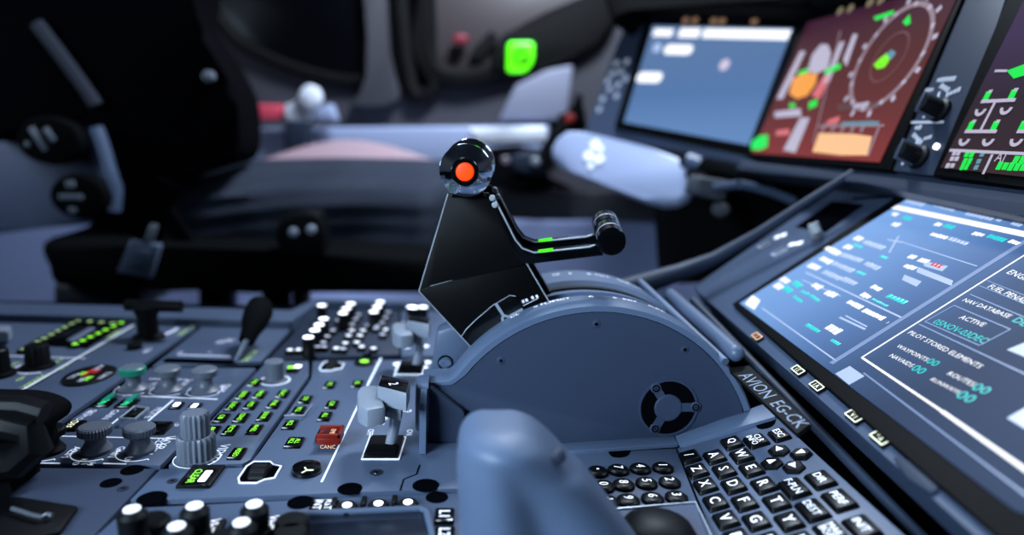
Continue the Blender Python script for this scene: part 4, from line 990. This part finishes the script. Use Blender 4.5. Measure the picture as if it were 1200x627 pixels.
# ================================================================== UPPER DISPLAYS
T20 = math.radians(20)
RDf = F(FYp(1.21).w(880, 180), -Y, (math.sin(T20), 0, math.cos(T20)))
ipan = thing('instrument_panel', 'dark main instrument panel holding the three upright displays', 'instrument panel', RDf.at(1080, 140))
slab(RDf, [(868, 186), (950, -60), (1420, -60), (1420, 262), (1190, 246), (1020, 206)], .04, .003, -.012).build('center_panel', dash, ipan)
RD = RDf.at(1000, 100)
rd = thing('primary_flight_display', 'upright display glowing brownish red with round compass and flight scales', 'display', RD)
slab(RD, [(872, 184), (941, 16), (1143, -38), (1041, 200)], .03, .002, 0).build('bezel', bezelm, rd)
vs = [RD.p(*p)[1] for p in ((950, 186), (1040, 0))]
scr = gradmat('flight_screen_picture', [(0, (146, 60, 60)), (.3, (112, 54, 54)), (.7, (88, 44, 46)), (1, (66, 32, 56))], .85, 1, vs[0], vs[1])
so = slab(RD, [(881, 179), (946, 26), (1131, -24), (1030, 190)], .001, 0, .0015).build('screen', scr, rd)
N1 = .0022
def pshape(fr, lst, parent, m, n, name, bev=0):
    for q in lst: M(fr).poly(fr.ps(q, n), n, n + .0003, bev).build(name, m, parent)
pshape(RD, [[(946, 84), (952, 64), (962, 52), (970, 52), (974, 62), (970, 80), (958, 86)]], so, s_lav, N1, 'horizon_sky')
pshape(RD, [[(929, 92), (942, 86), (958, 86), (956, 98), (946, 112), (934, 116), (925, 110)]], so, s_orange, N1, 'horizon_ground')
pshape(RD, [[(910, 116), (938, 60), (944, 60), (917, 116)], [(964, 98), (984, 50), (990, 48), (972, 96)], [(988, 70), (1000, 40), (1005, 40), (992, 78)]], so, s_lav, N1, 'scale_tape')
pshape(RD, [[(951, 112), (966, 88), (974, 90), (960, 116)]], so, s_pink, N1, 'scale_band')
pshape(RD, [[(967, 82), (985, 74), (985, 80), (967, 88)], [(948, 120), (958, 116), (957, 124), (948, 128)], [(926, 121), (932, 121), (931, 126), (925, 126)], [(936, 84), (948, 80), (946, 86), (935, 88)]], so, s_green, N1, 'green_mark_or_glint')
pshape(RD, [[(881, 166), (890, 159), (900, 158), (899, 172), (890, 176), (880, 175)]], so, s_green, N1, 'green_patch')
pshape(RD, [[(908, 131), (938, 127), (939, 136), (908, 138)], [(918, 176), (938, 138), (949, 138), (932, 179)]], so, s_lav, N1, 'white_box')
pshape(RD, [[(910, 153), (925, 151), (925, 158), (909, 159)]], so, s_pink, N1, 'pink_box')
pshape(RD, [[(952, 178), (960, 156), (1000, 157), (1022, 160), (1016, 182), (985, 182)]], so, s_peach, N1, 'profile_fill')
g = M(RD)
for a in (0, .22, .44, .66, .88): g.line(RD.p(963 + 52 * a, 155, N1), RD.p(968 + 52 * a, 144, N1), .006, N1, N1 + .0003)
g.line(RD.p(960, 148, N1), RD.p(1036, 147, N1), .003, N1, N1 + .0003); g.line(RD.p(1017, 183, N1), RD.p(1030, 149, N1), .004, N1, N1 + .0003); g.line(RD.p(953, 168, N1), RD.p(985, 36, N1), .0025, N1, N1 + .0003)
g.build('profile_line', s_lavd, so)
pshape(RD, [[(970, 141), (984, 136), (983, 143), (970, 147)]], so, s_pink, N1 + .0002, 'pink_box')
blobs(RD, [(986, 145, 1030, 144, .006)], so, s_cyand, N1 + .0003, 'cyan_readout')
# compass rose: true circles on the screen
cc = RD.p(1042, 67, N1); R1 = .0735
M(RD).arc(cc, R1 - .006, R1 + .001, 0, 2 * PI, N1, N1 + .0003, 64).build('compass_ring', s_lavd, so)
M(RD).arc(cc, R1 * .48 - .003, R1 * .48, 0, 2 * PI, N1, N1 + .0003, 48).build('inner_ring', mat('ring_dim', (5, 5, 6), .3, emit=(128, 84, 88), es=.7), so)
g = M(RD)
for k in range(12):
    a = k * PI / 6 + .2; g.box((cc[0] + (R1 + .007) * math.cos(a), cc[1] + (R1 + .007) * math.sin(a)), .0085, .007, N1, N1 + .0003, .002, a)
    g.box((cc[0] + (R1 - .002) * math.cos(a + .26), cc[1] + (R1 - .002) * math.sin(a + .26)), .006, .007, N1, N1 + .0005, .001, a)
g.build('compass_mark', s_lav, so)
pshape(RD, [[(1024, 76), (1032, 68), (1040, 62), (1044, 66), (1040, 74), (1036, 79), (1028, 81)]], so, s_lime, N1 + .0004, 'aircraft_symbol')
pshape(RD, [[(1039, 64), (1045, 58), (1050, 62), (1044, 70)]], so, s_cyand, N1 + .0005, 'cyan_symbol')
pshape(RD, [[(1058, 26), (1066, 17), (1067, 27), (1062, 30)], [(1024, 20), (1048, 12), (1046, 17), (1026, 24)]], so, s_green, N1 + .0004, 'green_readout')
blobs(RD, [(1000, 125, 1018, 122, .008)], so, s_lav, N1 + .0004, 'white_readout')
pshape(RD, [[(982, 122), (1034, 119), (1033, 126), (982, 130)]], so, mat('strip_dim', (5, 5, 6), .3, emit=(110, 78, 82), es=.7), N1, 'readout_strip')

# knob strip between the two upright displays
KS = RDf.at(1080, 140)
ks = thing('knob_strip', 'dark strip with two black knobs between the red and the landing gear display', 'control panel', KS)
slab(KS, [(1046, 200), (1148, -40), (1196, -52), (1106, 208)], .008, .0015, -.003).build('strip_plate', mat('strip_dark_blue', (34, 44, 62), .5), ks)
def disp_knob(px, py):
    c = KS.p(px, py, .02)
    k = M(KS).lathe((*c, 0), [(.014, -.003), (.014, .001), (.0105, .003), (.010, .022), (.009, .024)], 32, 1, .0005).build('rotary_knob', black, ks)
    M(KS).box(c, .004, .024, .003, .026, .0015).build('knob_grip', mat('grip_%d' % px, (58, 66, 82), .4), k)
    scale_arc(KS, KS.p(px + 3, py, -.003), .017, -1.2, .7, ks, n=-.003, ticks=3, w=.0022, m=wdim)
disp_knob(1083, 121); disp_knob(1058, 176)
for items in ([(1098, 94, 1120, 92, .006), (1081, 106, 1094, 105, .005), (1102, 100, 1112, 106, .006), (1108, 112, 1126, 104, .006)], [(1072, 150, 1080, 149, .006), (1054, 161, 1060, 160, .005), (1070, 157, 1080, 168, .006), (1082, 163, 1092, 160, .005)]):
    blobs(KS, items, ks, wfaint, -.0025, 'legend')
bars(KS, [(1060, 143.5, 1106, 143, .003)], ks, wfaint, -.0025, 'border_line')
M(KS).lathe((*KS.p(1096, 171, 0), 0), [(.0034, -.003), (.0034, 0)], 16).build('white_lamp', wdot, ks)

# landing gear display at the right edge
GD = RDf.at(1160, 130)
gd = thing('landing_gear_display', 'dark display cut by the right edge showing white landing gear symbols', 'display', GD)
slab(GD, [(1092, 206), (1196, -40), (1420, -40), (1420, 236), (1200, 219)], .03, .002, 0).build('bezel', bezelm, gd)
scr = gradmat('gear_screen_picture', [(0, (66, 46, 52)), (.5, (54, 40, 52)), (1, (70, 50, 92))], .7, 1, GD.p(1110, 196)[1], GD.p(1200, 40)[1])
so = slab(GD, [(1102, 196), (1212, -24), (1400, -24), (1400, 222), (1200, 207)], .001, 0, .0015).build('screen', scr, gd)
def gear(dx, dy, s=1.0):
    g = M(GD); 
    L = lambda a, b, w: g.line(GD.p(a[0] + dx, a[1] + dy, N1), GD.p(b[0] + dx, b[1] + dy, N1), w, N1, N1 + .0003)
    L((1150, 119), (1190, 117), .0035); L((1131, 154), (1168, 154), .0035); L((1167, 118), (1149, 153), .003)
    g.build('gear_symbol', s_lav, so)
    for a, b in ((1157, 112), (1187, 110), (1138, 147), (1166, 147)):
        g = M(GD); w = M(GD)
        c = GD.p(a + dx, b + dy, N1); g.box(c, .0075, .009, N1, N1 + .0004, .002)
        c = GD.p(a - 7 + dx, b + 16 + dy, N1); w.arc(c, .0042, .0075, PI * 1.0, PI * 2, N1, N1 + .0004, 12)
        c = GD.p(a + 4 + dx, b - 5 + dy, N1); w.box(c, .005, .003, N1 + .0003, N1 + .0006, .001)
        g.build('wheel_symbol', s_green, so); w.build('gear_mark', s_lav, so)
gear(0, 0); gear(61, 0)
pshape(GD, [[(1180, 83), (1215, 70), (1215, 84), (1188, 92)]], so, s_green, N1, 'green_arrow')
bars(GD, [(1166, 83, 1180, 83, .0025), (1113, 176, 1220, 181, .003), (1163, 181, 1152, 204, .003)], so, s_lav, N1)
blobs(GD, [(1116, 179, 1126, 179, .006), (1113, 186, 1124, 186, .006), (1108, 194, 1119, 194, .006)], so, s_lav, N1, 'white_readout')
blobs(GD, [(1130, 181, 1142, 181, .007), (1128, 189, 1139, 189, .007), (1125, 196, 1135, 196, .006)], so, s_green, N1, 'green_readout')
blobs(GD, [(1148, 181, 1154, 181, .005), (1144, 189, 1150, 189, .005), (1141, 196, 1147, 196, .005)], so, s_cyand, N1, 'cyan_readout')
wtext(GD, [('A', 1173.5, 185, .009)], so, s_lav, N1, 'letter'); wtext(GD, [('T', 1179.5, 185.3, .009)], so, s_lav, N1, 'letter')
blobs(GD, [(1168, 194, 1210, 197, .008), (1187, 187, 1210, 188, .008)], so, s_green, N1, 'green_readout')

# left upright display, turned towards the pilot
Pl, Pr = FYp(1.55).w(728, 145), FYp(1.25).w(882, 174)
Uo = Vector((.52, -.85, 0)).normalized(); N0 = Uo.cross(Z)
LFf = F(FYp(1.25).w(905, 105), Uo, Z * math.cos(T20) - N0 * math.sin(T20))
opan = thing('outer_instrument_panel', 'blue grey panel end with faint white print around the pale blue upright display', 'instrument panel', LFf.at(710, 110))
slab(LFf, [(684, 158), (724, 50), (742, 10), (952, 12), (885, 196), (730, 164)], .04, .003, -.008).build('outer_panel', mat('outer_panel_blue_grey', (62, 74, 100), .5), opan)
LF = LFf.at(830, 95)
lf = thing('outer_display', 'upright pale blue display with white title bar at upper middle', 'display', LF)
slab(LF, [(719, 150), (757, 22), (941, 26), (885, 184)], .03, .003, 0).build('bezel', bezelm, lf)
vs = [LF.p(*p)[1] for p in ((800, 158), (850, 32))]
scr = gradmat('outer_screen_picture', [(0, (104, 142, 196)), (.4, (88, 124, 176)), (1, (98, 128, 172))], .95, 1, vs[0], vs[1])
so = slab(LF, [(731, 143), (765, 30), (929, 33), (877, 170)], .001, 0, .0015).build('screen', scr, lf)
bars(LF, [(824, 39, 925, 41, .020), (766, 38, 788, 38.5, .017), (796, 38.5, 820, 38.7, .020)], so, s_white, N1, 'title_bar')
g = M(LF)
for x0, x1, y, w in ((783, 807, 58, .022), (751, 771, 90.5, .024)):
    a, b = LF.p(x0, y, N1), LF.p(x1, y + .4, N1); g.line(a, b, w, N1, N1 + .0004); g.disc(a, w / 2, N1, N1 + .0004); g.disc(b, w / 2, N1, N1 + .0004)
g.build('white_readout', s_white, so)
g = M(LF); g.disc(LF.p(770, 56, N1), .011, N1, N1 + .0004); g.build('pale_readout', s_pale, so)
g = M(LF); g.disc(LF.p(849, 76, N1), .012, N1, N1 + .0004); g.build('pink_readout', mat('pinkish_dot', (5, 5, 6), .3, emit=(215, 205, 230), es=1), so)
for px, py in ((803, 24), (814, 24), (836, 24.5), (846, 24.5), (884, 24)):
    M(LF).disc(LF.p(px, py, .002), .008, 0, .0025, 14).build('bezel_lamp', mat('lamp_amber_dim_%d' % px, (70, 60, 50), .5, emit=(180, 140, 110), es=.45), lf)
for px, py in ((984, 13), (996, 10), (1019, 3), (1032, 0)):
    M(RD).disc(RD.p(px, py, .002), .007, 0, .0025, 14).build('bezel_lamp', mat('lamp_cream_dim_%d' % px, (70, 66, 56), .5, emit=(175, 160, 130), es=.45), rd)
g = M(LF)
for px, py in ((722, 74), (734, 72), (718, 86), (727, 84), (712, 95), (724, 99), (733, 92), (722, 112), (706, 116), (702, 128), (714, 104)): g.disc(LF.p(px, py, -.006), .0075, -.0085, -.006, 14)
g.build('panel_print', mat('faint_print', (130, 142, 165), .5, emit=(170, 185, 210), es=.5), opan)
slab(LFf, [(686, 160), (730, 166), (886, 197), (884, 212), (690, 176)], .06, .004, .006).build('panel_sill', rubber, opan)
slab(RDf, [(868, 188), (1030, 206), (1200, 228), (1420, 250), (1420, 275), (1190, 252), (1010, 214), (860, 200)], .05, .004, .004).build('panel_sill', mat('sill_dark_blue', (36, 44, 60), .5), ipan)
gsh = thing('glareshield', 'black glareshield overhanging the upright displays', 'glareshield', RDf.at(900, 10))
slab(LFf, [(690, -50), (716, 30), (738, 4), (946, 6), (960, -60), (700, -80)], .30, .015, .06).build('outer_hood', glare, gsh)
slab(RDf, [(930, 4), (1024, -16), (1060, -60), (940, -60)], .25, .015, .03).build('center_hood', glare, gsh)

# ================================================================== NEAR LEFT BLACK HANDSET AND CLIP
fk = FYp(.55)
hsn = thing('oxygen_mask', 'black lumpy mask shape at the left edge in front of the knobs', 'mask', fk.at(20, 560))
M(fk).poly(fk.ps(smooth([(-90, 462), (-30, 456), (10, 456), (45, 457), (70, 463), (84, 473), (80, 486), (66, 496), (70, 512), (58, 530), (46, 545), (50, 560), (30, 580), (22, 610), (18, 650), (-90, 660)], 3)), 0, .045, .014, None, 4).build('mask_shell', rubber, hsn)
M(fk).tube([(*fk.p(a, b, .045), .045) for a, b in ((-40, 505), (0, 497), (34, 503), (42, 522), (20, 542), (-30, 548))], .012, 10).build('mask_hose', black, hsn)
M(fk).tube([(*fk.p(a, b, .04), .04) for a, b in ((-50, 480), (-10, 476), (26, 477), (52, 484))], .009, 10).build('mask_strap', black, hsn)
tr = thing('document_clip', 'black tray with thin bent wire clip in the lower left corner', 'clip tray', PED.at(30, 600))
M(PED).poly(PED.ps([(-60, 580), (22, 581), (92, 592), (70, 622), (-80, 660)], .004), -.004, .004, .002).build('tray', black, tr)
M(PED).tube([(*PED.p(a, b, .008), .008) for a, b in ((14, 596), (24, 599), (36, 603), (50, 606), (56, 603), (62, 604))], .0016, 8).build('wire_clip', mat('dull_wire', (105, 112, 122), .4, .6), tr)

# ================================================================== CAMERA AND LIGHT
cam_d = bpy.data.cameras.new('camera'); cam = bpy.data.objects.new('camera', cam_d); COL.objects.link(cam)
cam.matrix_world = Matrix(((Xc.x, Xc.y, Xc.z, CAM.x), (Yc.x, Yc.y, Yc.z, CAM.y), (Zc.x, Zc.y, Zc.z, CAM.z), (0, 0, 0, 1)))
cam_d.sensor_width = 36; cam_d.lens = 36 * FP / 1200; cam_d.clip_start = .02; cam_d.clip_end = 50
cam_d.dof.use_dof = True; cam_d.dof.focus_distance = .61; cam_d.dof.aperture_fstop = cam_d.lens / 12.5
SC.camera = cam
wd = bpy.data.worlds.new('world'); SC.world = wd; wd.use_nodes = True
nt = wd.node_tree; bg = nt.nodes['Background']; bg.inputs['Strength'].default_value = .055
tc = nt.nodes.new('ShaderNodeTexCoord'); sx = nt.nodes.new('ShaderNodeSeparateXYZ'); cr = nt.nodes.new('ShaderNodeValToRGB'); mr = nt.nodes.new('ShaderNodeMapRange')
mr.inputs['From Min'].default_value = -1; mr.inputs['From Max'].default_value = 1
nt.links.new(tc.outputs['Generated'], sx.inputs['Vector']); nt.links.new(sx.outputs['Z'], mr.inputs['Value']); nt.links.new(mr.outputs['Result'], cr.inputs['Fac']); nt.links.new(cr.outputs['Color'], bg.inputs['Color'])
e = cr.color_ramp.elements                             # daylight through the windows all round, dark roof above, dark floor below
e[0].position = .3; e[0].color = (.03, .05, .10, 1); e[1].position = .9; e[1].color = (.10, .15, .26, 1)
for p_, c_ in ((.48, (.45, .66, 1, 1)), (.66, (.55, .76, 1, 1)), (.76, (.10, .15, .26, 1))):
    q_ = e.new(p_); q_.color = c_
def area(name, loc, target, size, power, col, sy=None):
    l = bpy.data.lights.new(name, 'AREA'); l.energy = power; l.color = col; l.size = size
    if sy: l.shape = 'RECTANGLE'; l.size_y = sy
    o = bpy.data.objects.new(name, l); COL.objects.link(o); o.location = loc
    o.rotation_euler = (Vector(target) - Vector(loc)).to_track_quat('-Z', 'Y').to_euler()
    return o
sl = bpy.data.lights.new('dome_spot', 'SPOT'); sl.energy = 36; sl.color = (.66, .83, 1); sl.spot_size = math.radians(50); sl.spot_blend = 1; sl.shadow_soft_size = .12
so_ = bpy.data.objects.new('dome_spot', sl); COL.objects.link(so_); so_.location = (-.3, .95, 1.25); so_.rotation_euler = (Vector((.2, .66, 0)) - Vector(so_.location)).to_track_quat('-Z', 'Y').to_euler()
area('sill_fill_light', (.35, 1.55, 1.6), (.05, 2.0, .1), .5, 60, (.74, .85, 1), .3)  # added fill aimed at the ledge and tray, not from a window
area('windshield_daylight', (1.0, .75, 1.1), (.2, .7, .1), .6, 5, (.62, .81, 1), .4)
cam_fill = area('camera_side_fill', (-.75, -.3, .6), (.05, .45, .1), .5, 5, (.60, .80, 1), .4); cam_fill.data.spread = math.radians(60)  # added fill from behind the camera for quadrant and hand rest
area('captain_side_fill', (-1.5, 1.2, .5), (-1.15, 1.72, .2), .25, 3.5, (.64, .81, 1))  # added fill for the blue wall panel beside the seat
area('captain_floor_fill', (-.35, 1.95, -.3), (-.75, 2.35, -.2), .25, 1.6, (.68, .8, 1))  # added fill, hidden behind the seat, to brighten the lower wall
VS = SC.view_settings
SC.display_settings.display_device = 'sRGB'
VS.view_transform = 'Standard'; VS.look = 'None'; VS.exposure = 0; VS.gamma = 1; VS.use_curve_mapping = False
SC.cycles.use_denoising = True
for o in bpy.data.objects:
    if o.type == 'MESH' and len(o.data.polygons) == 0: print('EMPTY', o.name)
